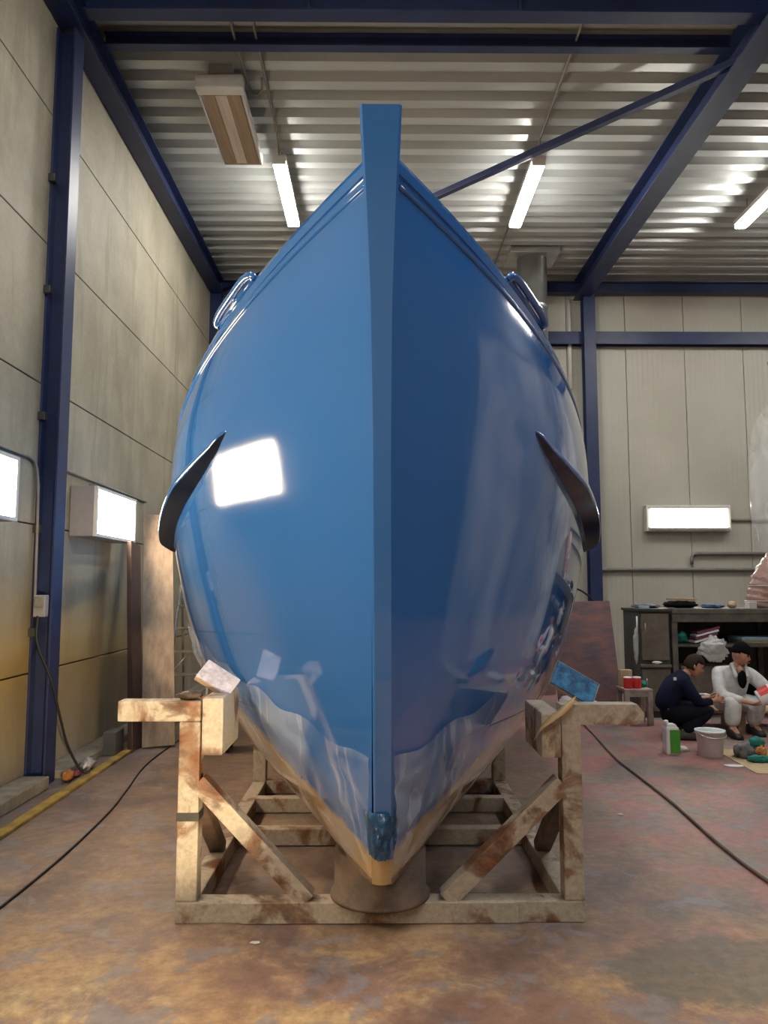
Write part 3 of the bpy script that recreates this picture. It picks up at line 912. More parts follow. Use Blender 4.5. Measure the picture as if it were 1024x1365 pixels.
# step ladder
ld = thing('step_ladder', 'aluminium step ladder standing between the planks and the hull', 'ladder', (-2.25, 9.6, 0))
lx0, lx1 = -2.52, -2.02
for xx in (lx0, lx1):
    MB().bar((xx, 9.25, 0.005), (xx + (.05 if xx < -2.3 else -.05), 9.75, 1.62), .03, .065).build('stile', 'alu', ld)
    MB().bar((xx, 10.25, 0.005), (xx + (.05 if xx < -2.3 else -.05), 9.82, 1.55), .03, .045).build('rear_leg', 'alu', ld)
for k in range(5):
    z = .27 + .27 * k; yy = 9.25 + .5 * z / 1.62; s = .05 * z / 1.62
    MB().box((lx0 + s, yy - .03, z), (lx1 - s, yy + .09, z + .03), bevel=.005).build('tread', 'alu', ld)
MB().tube(spline([(lx0 + .05, 9.75, 1.6), (lx0 + .06, 9.80, 1.85), (lx0 + .12, 9.85, 1.98), (lx1 - .12, 9.85, 1.98), (lx1 - .06, 9.80, 1.85), (lx1 - .05, 9.75, 1.6)], 5), .016, 8).build('hand_rail', 'alu', ld)
for s in (0, 1):
    a = (lx0 + .05, 9.45, .6) if s else (lx1 - .05, 9.45, .6); b_ = (lx1 - .08, 9.95, 1.1) if s else (lx0 + .08, 9.95, 1.1)
    MB().tube([a, b_], .009, 6).build('stay', 'alu', ld)
# crates and rags behind the cradle
cb = thing('cardboard_box', 'brown cardboard box on castors behind the cradle post', 'box', (-1.62, 7.8, 0))
MB().box((-1.80, 7.65, .16), (-1.44, 7.95, .40), bevel=.01).build('carton', 'cardboard', cb)
MB().box((-1.82, 7.63, .12), (-1.42, 7.97, .16), bevel=.006).build('dolly', 'plywood', cb)
for (xx, yy) in ((-1.78, 7.68), (-1.46, 7.68), (-1.78, 7.92), (-1.46, 7.92)):
    MB().lathe([(.03, -.012), (.055, -.01), (.055, .01), (.03, .012)], (xx, yy, .058), 14, (0, math.pi / 2, 0)).build('castor', 'black', cb)
tag(MB().blob((-1.60, 7.8, .47), (.17, .13, .08), .45, 3, 3, 3, flat=.402).build('orange_rag', 'orange'), 'orange brown rag heaped on the cardboard box', 'rag')
tag(MB().blob((-2.545, 6.97, .055), (.05, .11, .05), .5, 4, 3, 11, flat=.001).build('crumpled_wrapper', 'foil'), 'crumpled silver wrapper lying by the concrete kerb', 'litter')
tag(MB().blob((-2.56, 6.58, .05), (.04, .07, .045), .4, 3, 3, 12, flat=.001).build('orange_packet', 'orange'), 'small orange packet lying by the concrete kerb', 'litter')
tag(MB().blob((-2.555, 6.74, .03), (.04, .06, .03), .4, 4, 3, 13, flat=.001).build('red_packet', 'maroon'), 'small dark red packet beside the silver wrapper', 'litter')
tag(MB().tube(spline([(-2.05, 8.9, .008), (-2.09, 7.3, .008), (-1.98, 6.3, .008), (-1.91, 5.7, .008), (-1.87, 4.8, .008), (-1.885, 4.0, .008), (-1.93, 3.2, .008), (-1.98, 2.4, .008)], 6), .007, 6).build('floor_cable', 'black'),
    'thin black cable lying along the brown floor by the kerb', 'cable')
tag(MB().tube(spline([(1.75, 9.5, .013), (2.1, 9.55, .013), (2.40, 9.3, .013), (2.37, 8.7, .013), (2.31, 8.1, .013), (2.23, 7.3, .013), (2.215, 6.7, .013), (2.19, 5.8, .013), (2.13, 4.95, .013), (2.13, 4.3, .013), (2.2, 3.6, .013), (2.4, 3.0, .013)], 6), .0125, 8).build('air_hose', 'hose'),
    'grey air hose snaking across the reddish floor', 'hose')

# ------------------------------------------------------------------ back corner: board, stool, cabinet, bench
tag(MB().bar((2.62, 9.55, .005), (2.60, 9.95, 1.42), .78, .03, (0, 1, .3)).build('red_brown_board', 'red_board'),
    'rough red brown board leaning behind the cradle arm', 'board')
tag(MB().tube(spline([(2.40, 10.0, 1.40), (2.45, 9.97, 1.56), (2.58, 9.96, 1.58), (2.72, 9.97, 1.50), (2.82, 9.98, 1.40)], 6), .014, 6).build('cable_loop', 'black'),
    'black cable loop hanging over the red brown board', 'cable')

stl = thing('stool', 'small pale square stool with paint tins on it', 'stool', (3.09, 9.3, 0))
sx0, sx1, sy0, sy1 = 2.88, 3.21, 9.08, 9.42
MB().box((sx0, sy0, .385), (sx1, sy1, .42), bevel=.008).build('seat', 'stool', stl)
for xx in (sx0, sx1 - .06):
    for yy in (sy0, sy1 - .06):
        MB().box((xx, yy, 0), (xx + .06, yy + .06, .385), bevel=.006).build('leg', 'stool', stl)
for yy in (sy0 + .01, sy1 - .04):
    MB().box((sx0 + .06, yy, .33), (sx1 - .06, yy + .03, .385)).build('apron', 'stool', stl)
def tin(name, c, r, h, label, cat, body, lidm, band=None):
    t = thing(name, label, cat, c)
    MB().lathe([(r * .97, 0), (r, .006), (r, h - .008), (r * .97, h)], c, 18).build('body', body, t)
    MB().lathe([(r * .9, h), (r * .98, h + .002), (r * .98, h + .012), (r * .85, h + .014)], c, 18).build('lid', lidm, t)
    if band:
        MB().lathe([(r * 1.01, h * .15), (r * 1.012, h * .16), (r * 1.012, h * .75), (r * 1.01, h * .76)], c, 18).build('label_band', band, t)
    return t
tin('paint_tin', (2.945, 9.16, .42), .05, .12, 'small red paint tin at the corner of the stool', 'tin', 'red', 'white_plastic')
tin('paint_tin', (3.055, 9.17, .42), .05, .12, 'small red paint tin in the middle of the stool', 'tin', 'red', 'white_plastic')
tag(MB().box((2.90, 9.28, .42), (3.04, 9.38, .62), bevel=.006).build('carton', 'cardboard'), 'beige carton behind the red tins on the stool', 'carton')
tag(MB().blob((3.15, 9.28, .46), (.055, .07, .04), .3, 3, 3, 6, flat=.421).build('teal_rag', 'teal'), 'teal rag on the stool beside the red tins', 'rag')

cbn = thing('cabinet', 'dark grey cabinet with two brown doors beside the workbench', 'cabinet', (3.55, 9.95, 0))
MB().box((3.27, 9.66, .0), (3.65, 10.28, 1.30), bevel=.006).build('body', 'cab_dark', cbn)
MB().box((3.25, 9.62, 1.30), (3.66, 10.30, 1.335), bevel=.005).build('top', 'cab_dark', cbn)
for (za, zb) in ((.70, 1.275), (.08, .60)):
    d_ = MB().box((3.29, 9.635, za), (3.63, 9.662, zb), bevel=.006).build('door', 'cab_brown', cbn)
    MB().tube([(3.33, 9.615, zb - .12), (3.33, 9.615, zb - .22)], .008, 6).build('handle', 'alu', d_)
MB().box((3.27, 9.60, .615), (3.64, 9.665, .65), bevel=.004).build('ledge', 'cab_brown', cbn)
tag(MB().blob((3.46, 9.625, .672), (.06, .02, .02), .4, 4, 2, 2, flat=.651).build('white_rag', 'white_cloth'), 'scrap of white rag on the cabinet ledge', 'rag')

wbn = thing('workbench', 'long dark open workbench with a shelf behind the two men', 'workbench', (5.2, 10.1, 0))
bx0, bx1, by0, by1 = 3.68, 6.6, 9.66, 10.45
MB().box((bx0, by0 - .03, 1.27), (bx1, by1, 1.335), bevel=.006).build('top', 'bench', wbn)
for xx in (bx0, 5.1, bx1 - .07):
    for yy in (by0, by1 - .07):
        MB().box((xx, yy, 0), (xx + .07, yy + .07, 1.27), bevel=.005).build('leg', 'bench', wbn)
MB().box((bx0, by0 + .02, .86), (bx1, by1 - .02, .895), bevel=.004).build('shelf', 'bench', wbn)
MB().box((bx0, by0 + .02, .18), (bx1, by1 - .02, .215), bevel=.004).build('shelf', 'bench', wbn)
MB().box((bx0, by1 - .03, .02), (bx1, by1, 1.27)).build('back_panel', 'cab_dark', wbn)
MB().box((bx0, by0 - .02, 1.17), (bx1, by0 + .01, 1.27), bevel=.004).build('apron', 'bench', wbn)
# things on the bench and its shelf
for i, (c, r, mt, lb) in enumerate([
        ((3.47, 9.98, 1.36), (.16, .2, .03), 'grey_cloth', 'grey cloth folded flat on the cabinet top'),
        ((3.92, 10.0, 1.38), (.20, .2, .05), 'black_cloth', 'black jacket lying on the bench beside the grey cloth'),
        ((4.32, 9.95, 1.36), (.13, .2, .028), 'blue_cloth', 'blue cloth lying flat on the bench top')]):
    tag(MB().blob(c, r, .4, 2.6, 3, i + 20, flat=1.336).build('cloth_heap', mt), lb, 'cloth')
tag(MB().bar((3.72, 9.9, 1.452), (4.12, 9.95, 1.446), .05, .03, (0, 0, 1)).build('wooden_offcut', 'plywood'), 'flat wooden offcut on top of the black jacket', 'offcut')
tag(MB().box((3.29, 9.65, 1.336), (3.40, 9.72, 1.37), (0, 0, .1), .004).build('small_case', 'lid_blue'), 'small pale blue case on the cabinet corner', 'case')
tag(MB().blob((3.85, 9.88, .97), (.09, .13, .08), .35, 3, 3, 31, flat=.896).build('teal_cloth', 'teal'), 'teal cloth heaped on the bench shelf', 'cloth')
for k in range(4):
    tag(MB().box((3.97 + .012 * k, 9.70, .94 + .038 * k), (4.26 + .015 * k, 9.9, .966 + .038 * k), (0, -.25, 0), .004).build('packet', ('white_plastic', 'maroon', 'white_plastic', 'maroon')[k]),
        ['lowest white packet in the shelf stack', 'lower maroon packet in the shelf stack', 'upper white packet in the shelf stack', 'topmost maroon packet in the shelf stack'][k], 'packet')
bgv = MB().blob((4.14, 9.56, .84), (.17, .07, .14), .4, 2.0, 4, 33)
tag(bgv.build('plastic_bag', 'bag'), 'clear crinkled plastic bag hanging over the bench shelf edge', 'bag')
tag(MB().box((4.62, 9.75, .896), (5.5, 10.2, .93), bevel=.01).build('foam_sheet', 'cardboard'), 'tan sheet lying on the bench shelf', 'sheet')
tag(MB().box((4.60, 9.76, .931), (5.5, 10.18, .975), bevel=.01).build('foam_sheet', 'lid_blue'), 'pale blue foam sheet on top of the tan sheet', 'sheet')
tag(MB().blob((3.238, 9.70, .88), (.035, .03, .20), .5, 3, 3, 40).build('hanging_bag', 'bag'), 'clear plastic bag hanging on the side of the cabinet', 'bag')
tag(MB().tube([(3.258, 9.70, 1.04), (3.258, 9.70, 1.24)], .012, 8).build('white_stick', 'white_plastic'), 'short white stick hanging above the bag by the cabinet', 'stick')
tag(MB().box((3.80, 9.72, .216), (4.5, 10.1, .62), bevel=.01).build('shelf_carton', 'cab_brown'), 'brown carton on the low bench shelf behind the men', 'carton')
tag(MB().blob((4.80, 9.95, .34), (.18, .16, .10), .4, 3, 3, 41, flat=.216).build('dark_clutter', 'black_cloth'), 'dark bundle on the low bench shelf', 'bundle')

# plastic wrapped ducting at the frame edge
pd = thing('plastic_duct', 'pinkish plastic ducting standing on the bench end', 'duct', (5.05, 9.95, 1.34))
pts = spline([(4.95, 9.95, 1.336), (5.0, 9.95, 1.52), (5.08, 9.95, 1.72), (5.25, 9.98, 1.92)], 8)
MB().tube(pts, [.20 + .012 * math.sin(i * 1.9) for i in range(len(pts))], 18).build('lower_sleeve', 'pink_bag', pd)
for k in (4, 12, 20):
    MB().tube([pts[k] + Vector((math.cos(a) * .213, math.sin(a) * .213, 0)) for a in [2 * math.pi * q / 20 for q in range(21)]], .007, 5).build('hoop', 'bag', pd)
tag(MB().blob((4.52, 9.82, 1.38), (.055, .06, .045), .3, 3, 3, 44, flat=1.336).build('paper_wad', 'cardboard'), 'small tan paper wad on the bench top', 'paper')
tag(MB().box((4.64, 9.66, 1.3365), (4.76, 9.74, 1.42), (0, 0, .3), .004).build('paper_carton', 'paper'), 'small tilted white carton on the bench by the plastic ducting', 'carton')

# ------------------------------------------------------------------ the floor by the two men
pl = thing('wooden_pallet', 'low wooden pallet the men sit at', 'pallet', (4.0, 8.98, 0))
for k in range(4):
    MB().box((3.50, 8.78 + .115 * k, .19), (4.75, 8.88 + .115 * k, .215), bevel=.004).build('slat', 'plywood', pl)
for xx in (3.52, 4.05, 4.65):
    MB().box((xx, 8.78, 0), (xx + .09, 9.225, .19), bevel=.004).build('bearer', 'plywood', pl)
for k, (xx, lb) in enumerate(((3.55, 'yellow tin on the pallet beside the navy jacket man'), (3.665, 'second yellow tin on the pallet, nearer the white overalls'))):
    tin('yellow_tin', (xx, 8.85, .215), .05, .17, lb, 'tin', 'yellow', 'grey_plastic')
tag(MB().box((3.735, 8.92, .216), (3.82, 9.05, .38), bevel=.006).build('white_carton', 'paper'), 'white carton on the pallet between the two men', 'carton')

# white bucket
bk = thing('bucket', 'white plastic bucket standing on the floor in front of the men', 'bucket', (3.14, 7.5, 0))
bc = (3.185, 7.50, 0)
MB().lathe([(.105, 0), (.11, .004), (.130, .225), (.140, .227), (.140, .245), (.128, .246), (.125, .235), (.108, .015), (.0, .012)], bc, 28, cap=False).build('pail', 'white_plastic', bk)
MB().lathe([(.0001, .0), (.1049, .0)], bc, 28, cap=False).build('bottom', 'white_plastic', bk)
MB().lathe([(.0001, .195), (.122, .197)], bc, 24, cap=False).build('paint_fill', 'lid_blue', bk)
MB().tube(spline([Vector(bc) + Vector((.139, 0, .235)), Vector(bc) + Vector((.10, -.12, .20)), Vector(bc) + Vector((0, -.165, .19)), Vector(bc) + Vector((-.10, -.12, .20)), Vector(bc) + Vector((-.139, 0, .235))], 5), .004, 6).build('handle', 'alu', bk)
# white and green jug
jg = thing('jug', 'white plastic jug with a green label standing beside the bucket', 'jug', (2.84, 7.6, 0))
MB().box((2.78, 7.54, 0), (2.91, 7.66, .26), bevel=.02).build('body', 'white_plastic', jg)
MB().prism([(2.79, .255), (2.90, .255), (2.88, .285), (2.80, .285)], 7.555, 7.645).build('shoulder', 'white_plastic', jg)
MB().lathe([(.022, 0), (.022, .035), (.018, .04)], (2.80, 7.59, .28), 14).build('cap', 'white_plastic', jg)
MB().box((2.815, 7.535, .015), (2.912, 7.60, .235), bevel=.003).build('label', 'green', jg)
tag(MB().blob((2.99, 7.72, .02), (.07, .05, .03), .4, 3, 3, 50, flat=.001).build('white_rag', 'white_cloth'), 'small white rag on the floor between jug and bucket', 'rag')
# clutter on a cardboard sheet
tag(MB().box((3.30, 6.75, .001), (4.1, 7.75, .008), (0, 0, -.06)).build('cardboard_sheet', 'cardboard'), 'flat cardboard sheet under the tools on the floor', 'sheet')
for i, (c, r, mt, lb, nm) in enumerate([
        ((3.45, 7.38, .07), (.09, .09, .08), 'grey_cloth', 'grey rag heap on the cardboard beside the bucket', 'rag_heap'),
        ((3.50, 7.20, .035), (.11, .05, .035), 'teal', 'flat teal rag in front of the grey rag heap', 'teal_rag'),
        ((3.66, 7.55, .11), (.07, .06, .06), 'teal', 'teal cap shaped rag behind the spray can', 'teal_rag'),
        ((3.62, 7.40, .06), (.05, .06, .05), 'orange', 'tan rag between the grey heap and spray can', 'tan_rag'),
        ((3.62, 7.0, .05), (.09, .07, .05), 'foil', 'crumpled pale wrap at the front of the cardboard', 'plastic_wrap')]):
    flat = .009 if i != 2 else .06
    tag(MB().blob(c, r, .45, 3.2, 3, 60 + i, flat=.009).build(nm, mt), lb, 'rag')
tin('spray_can', (3.66, 7.15, .009), .033, .20, 'slim silver spray can standing on the cardboard', 'spray can', 'alu', 'white_plastic', 'maroon')
tin('spray_can', (3.73, 7.22, .009), .033, .18, 'slim white spray can behind the silver one', 'spray can', 'white_plastic', 'red', 'grey_plastic')
tag(MB().bar((3.36, 7.42, .02), (3.56, 7.60, .02), .02, .015).build('scraper', 'alu'), 'small metal scraper lying behind the grey rag', 'tool')
tag(MB().blob((3.22, 7.08, .004), (.10, .05, .004), .3, 3, 2, 77, flat=.001).build('paint_smear', 'white_plastic'), 'pale paint splash on the floor in front of the bucket', 'splash')
for i, (x, y) in enumerate(((-.55, 2.98), (-.55, 3.9 - .25), (1.72, 5.6), (1.55, 6.3))):
    tag(MB().blob((x, y, .004), (.022, .012, .005), .4, 3, 2, 90 + i, flat=.001).build('paper_scrap', 'paper'),
        ['tiny pale scrap on the floor before the cradle', 'tiny pale scrap close to the cradle post', 'tiny pale scrap near the air hose', 'tiny pale scrap beyond the cradle by the hose'][i], 'scrap')

# ------------------------------------------------------------------ people
def skin_mesh(name, joints, edges, mat, parent, root, levels=2):
    """continuous tapering surface grown over a joint graph; joints: name -> (x,y,z,r)"""
    keys = list(joints); idx = {k: i for i, k in enumerate(keys)}
    me = bpy.data.meshes.new(name)
    o0 = ORG[parent]
    me.from_pydata([tuple(Vector(joints[k][:3]) - o0) for k in keys], [(idx[a], idx[b]) for a, b in edges], [])
    tmp = bpy.data.objects.new(name + '_tmp', me); link(tmp)
    md = tmp.modifiers.new('skin', 'SKIN'); md.branch_smoothing = .4
    for k in keys:
        sv = me.skin_vertices[0].data[idx[k]]
        r = joints[k][3]
        sv.radius = (r, r) if not isinstance(r, tuple) else r
        sv.use_root = (k == root)
    sb = tmp.modifiers.new('sub', 'SUBSURF'); sb.levels = levels; sb.render_levels = levels
    dg = bpy.context.evaluated_depsgraph_get(); dg.update()
    out = bpy.data.meshes.new_from_object(tmp.evaluated_get(dg))
    bpy.data.objects.remove(tmp)
    for p in out.polygons: p.use_smooth = True
    out.materials.clear(); out.materials.append(M[mat])
    o = bpy.data.objects.new(name, out); link(o); o.parent = parent
    ORG[o] = o0
    return o

def hand(j, e, tagn, wrist, palm, fwd, side, curl):
    """palm and five unequal bent fingers; fwd = finger direction, side = towards the thumb, curl = palm side"""
    f = Vector(fwd).normalized(); s = Vector(side).normalized(); c = Vector(curl).normalized()
    p = Vector(palm)
    j[tagn + 'palm'] = (*p, .030)
    e.append((wrist, tagn + 'palm'))
    for k, (o_, l) in enumerate(((.030, .070), (.010, .080), (-.010, .074), (-.030, .058))):
        a = p + f * .045 + s * o_; b = a + f * l * .55 + c * .012; d = b + f * l * .30 + c * .034
        for nm, q, r in (('k', a, .0105), ('m', b, .0095), ('t', d, .008)): j[f'{tagn}f{k}{nm}'] = (*q, r)
        e += [(tagn + 'palm', f'{tagn}f{k}k'), (f'{tagn}f{k}k', f'{tagn}f{k}m'), (f'{tagn}f{k}m', f'{tagn}f{k}t')]
    a = p + s * .034 - f * .005; b = a + s * .028 + f * .026 + c * .012; d = b + f * .028 + c * .016
    for nm, q, r in (('k', a, .014), ('m', b, .011), ('t', d, .009)): j[f'{tagn}th{nm}'] = (*q, r)
    e += [(tagn + 'palm', tagn + 'thk'), (tagn + 'thk', tagn + 'thm'), (tagn + 'thm', tagn + 'tht')]

def head_parts(person, c, fwd, hat=None):
    """face features around head centre c looking along fwd; hair or cap as children"""
    c = Vector(c); f = Vector(fwd).normalized(); r = f.cross(Vector((0, 0, 1))).normalized(); u = r.cross(f).normalized()
    Rm = Matrix((r, f, u)).transposed()
    def W_(x, y, z): return c + Rm @ Vector((x, y, z))
    # skull with brow, cheeks, chin
    bm = bmesh.new(); bmesh.ops.create_icosphere(bm, subdivisions=4, radius=1)
    vs = []
    for v in bm.verts:
        p = v.co.copy()
        q = Vector((p.x * .076, p.y * .096, p.z * .118))
        if p.z < 0: q.x *= 1 - .28 * (-p.z) ** 1.5; q.y *= 1 - .12 * (-p.z)
        if p.z < -.2 and p.y > 0: q.y += .012 * (-p.z)
        if p.y > .5 and abs(p.z - .06) < .16: q.y -= .008
        d = math.hypot((p.x) / .18, (p.z + .12) / .26)
        if p.y > 0 and d < 1: q.y += .024 * (1 - d) * (1.2 if p.z < -.1 else .7)
        vs.append(W_(*q))
    bm.verts.index_update()
    fs = [[v.index for v in fc.verts] for fc in bm.faces]; bm.free()
    hd = MB().add(vs, fs, True).build('head', 'skin', person)
    for sgn in (-1, 1):
        MB().blob(W_(sgn * .030, .083, .012), (.010, .008, .006), 0, 1, 2).build('eye', 'eye', hd)
        MB().blob(W_(sgn * .030, .088, .030), (.018, .008, .005), 0, 1, 2).build('eyebrow', 'hair', hd)
        MB().blob(W_(sgn * .077, -.005, -.005), (.012, .020, .030), .1, 2, 2).build('ear', 'skin', hd)
    MB().blob(W_(0, .092, -.062), (.024, .010, .007), 0, 1, 2).build('mouth', 'lips', hd)
    return W_

# --- man in the navy jacket, crouching side-on
pb = Vector((3.09, 8.42, 0))
p1 = thing('person', 'crouching man in navy jacket and dark trousers, brown hair, working with his hands', 'person', pb)
def at(x, y, z): return (pb.x + x, pb.y + y, z)
J = {'pelvis': (*at(0, 0, .27), .13), 'spine': (*at(.05, 0, .44), .125), 'chest': (*at(.15, 0, .59), .13), 'neck': (*at(.25, -.01, .675), .055), 'headbase': (*at(.295, -.02, .715), .05)}
E_ = [('pelvis', 'spine'), ('spine', 'chest'), ('chest', 'neck'), ('neck', 'headbase')]
for s, t in ((-1, 'r'), (1, 'l')):
    J[t + 'sho'] = (*at(.17, s * .155, .60), .065); J[t + 'elb'] = (*at(.30, s * .20, .385), .047); J[t + 'wri'] = (*at(.49, s * .10, .395), .030)
    J[t + 'hip'] = (*at(.03, s * .10, .25), .095); J[t + 'kne'] = (*at(.46, s * .17, .31), .068); J[t + 'ank'] = (*at(.13, s * .15, .10), .045); J[t + 'toe'] = (*at(.31, s * .165, .045), .038)
    E_ += [('chest', t + 'sho'), (t + 'sho', t + 'elb'), (t + 'elb', t + 'wri'), ('pelvis', t + 'hip'), (t + 'hip', t + 'kne'), (t + 'kne', t + 'ank'), (t + 'ank', t + 'toe')]
JB = dict(J); EB = list(E_)
JB = {k: (v[0], v[1], v[2], v[3] * .70) if k not in ('rwri', 'lwri', 'neck', 'headbase') else v for k, v in JB.items()}
for s, t in ((-1, 'r'), (1, 'l')):
    hand(JB, EB, t, t + 'wri', at(.545, s * .075, .40), (1, -.25 * s, .05), (0, -s * .3, 1), (0, -s, -.2))
skin_mesh('body', JB, EB, 'skin', p1, 'pelvis')
jk = ['pelvis', 'spine', 'chest', 'rsho', 'relb', 'lsho', 'lelb', 'neck']
Jj = {k: (*J[k][:3], J[k][3] * 1.22) for k in jk}
Jj['neck'] = (*at(.245, -.005, .685), .082); Jj['pelvis'] = (*at(-.01, 0, .25), .15)
for s, t in ((-1, 'r'), (1, 'l')): Jj[t + 'cuf'] = (*at(.475, s * .108, .394), .038)
skin_mesh('jacket', Jj, [('pelvis', 'spine'), ('spine', 'chest'), ('chest', 'neck'), ('chest', 'rsho'), ('rsho', 'relb'), ('relb', 'rcuf'), ('chest', 'lsho'), ('lsho', 'lelb'), ('lelb', 'lcuf')], 'navy', p1, 'pelvis')
jt = ['pelvis', 'rhip', 'rkne', 'rank', 'lhip', 'lkne', 'lank']
Jt = {k: (*J[k][:3], J[k][3] * 1.20) for k in jt}
for t in 'rl': Jt[t + 'ank'] = (*Jt[t + 'ank'][:2], .085, .062)
Jt['waist'] = (*at(.03, 0, .38), .12)
skin_mesh('trousers', Jt, [('waist', 'pelvis'), ('pelvis', 'rhip'), ('rhip', 'rkne'), ('rkne', 'rank'), ('pelvis', 'lhip'), ('lhip', 'lkne'), ('lkne', 'lank')], 'navy_trousers', p1, 'pelvis')
def shoe(person, heel, toe, w=.048):
    a = Vector(heel); b = Vector(toe); d = (b - a); d.z = 0; d.normalize(); x = d.cross(Vector((0, 0, 1)))
    ln = (b - a).length
    prof = [(-.05, .8, .095), (.02, .95, .105), (.35 * ln, .95, .10), (.65 * ln, 1.05, .075), (.9 * ln, 1.0, .060), (ln + .03, .55, .045)]
    vs = []; fs = []
    for (t, ww, h) in prof:
        p = Vector((a.x, a.y, 0)) + d * t
        for (sx, sz) in ((-1, .004), (-1.02, .03), (-.6, h), (.6, h), (1.02, .03), (1, .004)):
            vs.append(p + x * sx * w * ww + Vector((0, 0, sz)))
    n = 6
    for i in range(len(prof) - 1):
        for k in range(n): fs.append((i * n + k, i * n + (k + 1) % n, (i + 1) * n + (k + 1) % n, (i + 1) * n + k))
    fs += [tuple(range(n)), tuple((len(prof) - 1) * n + k for k in range(n))]
    MB().add(vs, fs, True).build('shoe', 'shoe', person)
for s in (-1, 1): shoe(p1, at(.10, s * .15, 0), at(.32, s * .165, 0))
hc = Vector(at(.335, -.025, .755))
Wf = head_parts(p1, hc, (1, -.28, -.42))
# hair cap
bm = bmesh.new(); bmesh.ops.create_icosphere(bm, subdivisions=4, radius=1)
hv = [v.co.copy() for v in bm.verts]; bm.verts.index_update(); hf = [[v.index for v in f.verts] for f in bm.faces]; bm.free()
def hair_mesh(Wx, zcut_front, zcut_back, gx=1.10, mat='hair', person=None, name='hair', amp=.05, lift=.0):
    pts = []
    for p in hv:
        lim = zcut_front if p.y > .1 else zcut_back
        z = max(p.z, lim + .12 * noise.noise(p * 4))
        k = math.sqrt(max(0.05, 1 - min(z, .999) ** 2)) / max(math.hypot(p.x, p.y), 1e-4) if p.z < lim else 1
        x, y = (p.x, p.y) if p.z >= lim else (p.x * min(k, 1.0) * .9, p.y * min(k, 1.0) * .9)
        g = gx + amp * noise.noise(p * 6)
        pts.append(Wx(x * .078 * g, y * .098 * g - .004, z * .120 * g + lift))
    return MB().add(pts, hf, True).build(name, mat, person)
hair_mesh(Wf, .38, -.30, 1.10, 'hair', p1)
tag(MB().box((pb.x + .055, pb.y - .175, .62), (pb.x + .08, pb.y - .150, .65)).build('badge', 'white_cloth', p1), 'small white mark on the jacket back')

# --- man in white overalls, sitting on the pallet, holding a paint pail
qb = Vector((3.98, 8.62, 0))
p2 = thing('person', 'seated man in white overalls and black knit cap holding a paint pail', 'person', qb)
def bt(x, y, z): return (qb.x + x, qb.y + y, z)
K = {'pelvis': (*bt(0, .22, .33), .13), 'spine': (*bt(-.01, .14, .47), .135), 'chest': (*bt(-.01, .04, .62), .14), 'neck': (*bt(.005, -.03, .755), .055), 'headbase': (*bt(.015, -.05, .80), .05),
     'rsho': (*bt(-.185, .04, .655), .072), 'relb': (*bt(-.225, -.10, .43), .055), 'rwri': (*bt(-.03, -.30, .385), .032),
     'lsho': (*bt(.175, .04, .655), .072), 'lelb': (*bt(.30, -.10, .47), .055), 'lwri': (*bt(.255, -.31, .43), .032),
     'rhip': (*bt(-.10, .18, .31), .10), 'rkne': (*bt(-.14, -.22, .40), .082), 'rank': (*bt(-.15, -.16, .10), .065), 'rtoe': (*bt(-.16, -.34, .045), .04),
     'lhip': (*bt(.10, .18, .31), .10), 'lkne': (*bt(.16, -.16, .34), .082), 'lank': (*bt(.15, .0, .10), .065), 'ltoe': (*bt(.16, -.18, .045), .04)}
EK = [('pelvis', 'spine'), ('spine', 'chest'), ('chest', 'neck'), ('neck', 'headbase')]
for t in 'rl':
    EK += [('chest', t + 'sho'), (t + 'sho', t + 'elb'), (t + 'elb', t + 'wri'), ('pelvis', t + 'hip'), (t + 'hip', t + 'kne'), (t + 'kne', t + 'ank'), (t + 'ank', t + 'toe')]
KB = {k: (v[0], v[1], v[2], v[3] * .70) if k not in ('rwri', 'lwri', 'neck', 'headbase') else v for k, v in K.items()}
EKB = list(EK)
hand(KB, EKB, 'r', 'rwri', bt(.02, -.325, .365), (1, -.25, -.1), (0, -1, .3), (0, .2, 1))
hand(KB, EKB, 'l', 'lwri', bt(.225, -.345, .425), (-.35, -.9, .1), (0, 0, 1), (-1, .2, 0))
skin_mesh('body', KB, EKB, 'skin', p2, 'pelvis')
Kc = {k: (*K[k][:3], K[k][3] * 1.25) for k in K if k not in ('headbase', 'neck', 'rwri', 'lwri', 'rtoe', 'ltoe')}
Kc['chest'] = (*K['chest'][:3], .19); Kc['rsho'] = (*K['rsho'][:3], .105); Kc['lsho'] = (*K['lsho'][:3], .105)
Kc['collar'] = (*bt(-.005, .02, .72), .10)
for t, w in (('r', 'rwri'), ('l', 'lwri')):
    a = Vector(K[t + 'elb'][:3]); b_ = Vector(K[w][:3]); Kc[t + 'cuf'] = (*(a.lerp(b_, .88)), .042)
EC = [('pelvis', 'spine'), ('spine', 'chest'), ('chest', 'collar')]
for t in 'rl':
    a = Kc[t + 'ank']; Kc[t + 'ank'] = (a[0], a[1], .095, .085)
    EC += [('chest', t + 'sho'), (t + 'sho', t + 'elb'), (t + 'elb', t + 'cuf'), ('pelvis', t + 'hip'), (t + 'hip', t + 'kne'), (t + 'kne', t + 'ank')]
skin_mesh('overalls', Kc, EC, 'coverall', p2, 'pelvis')
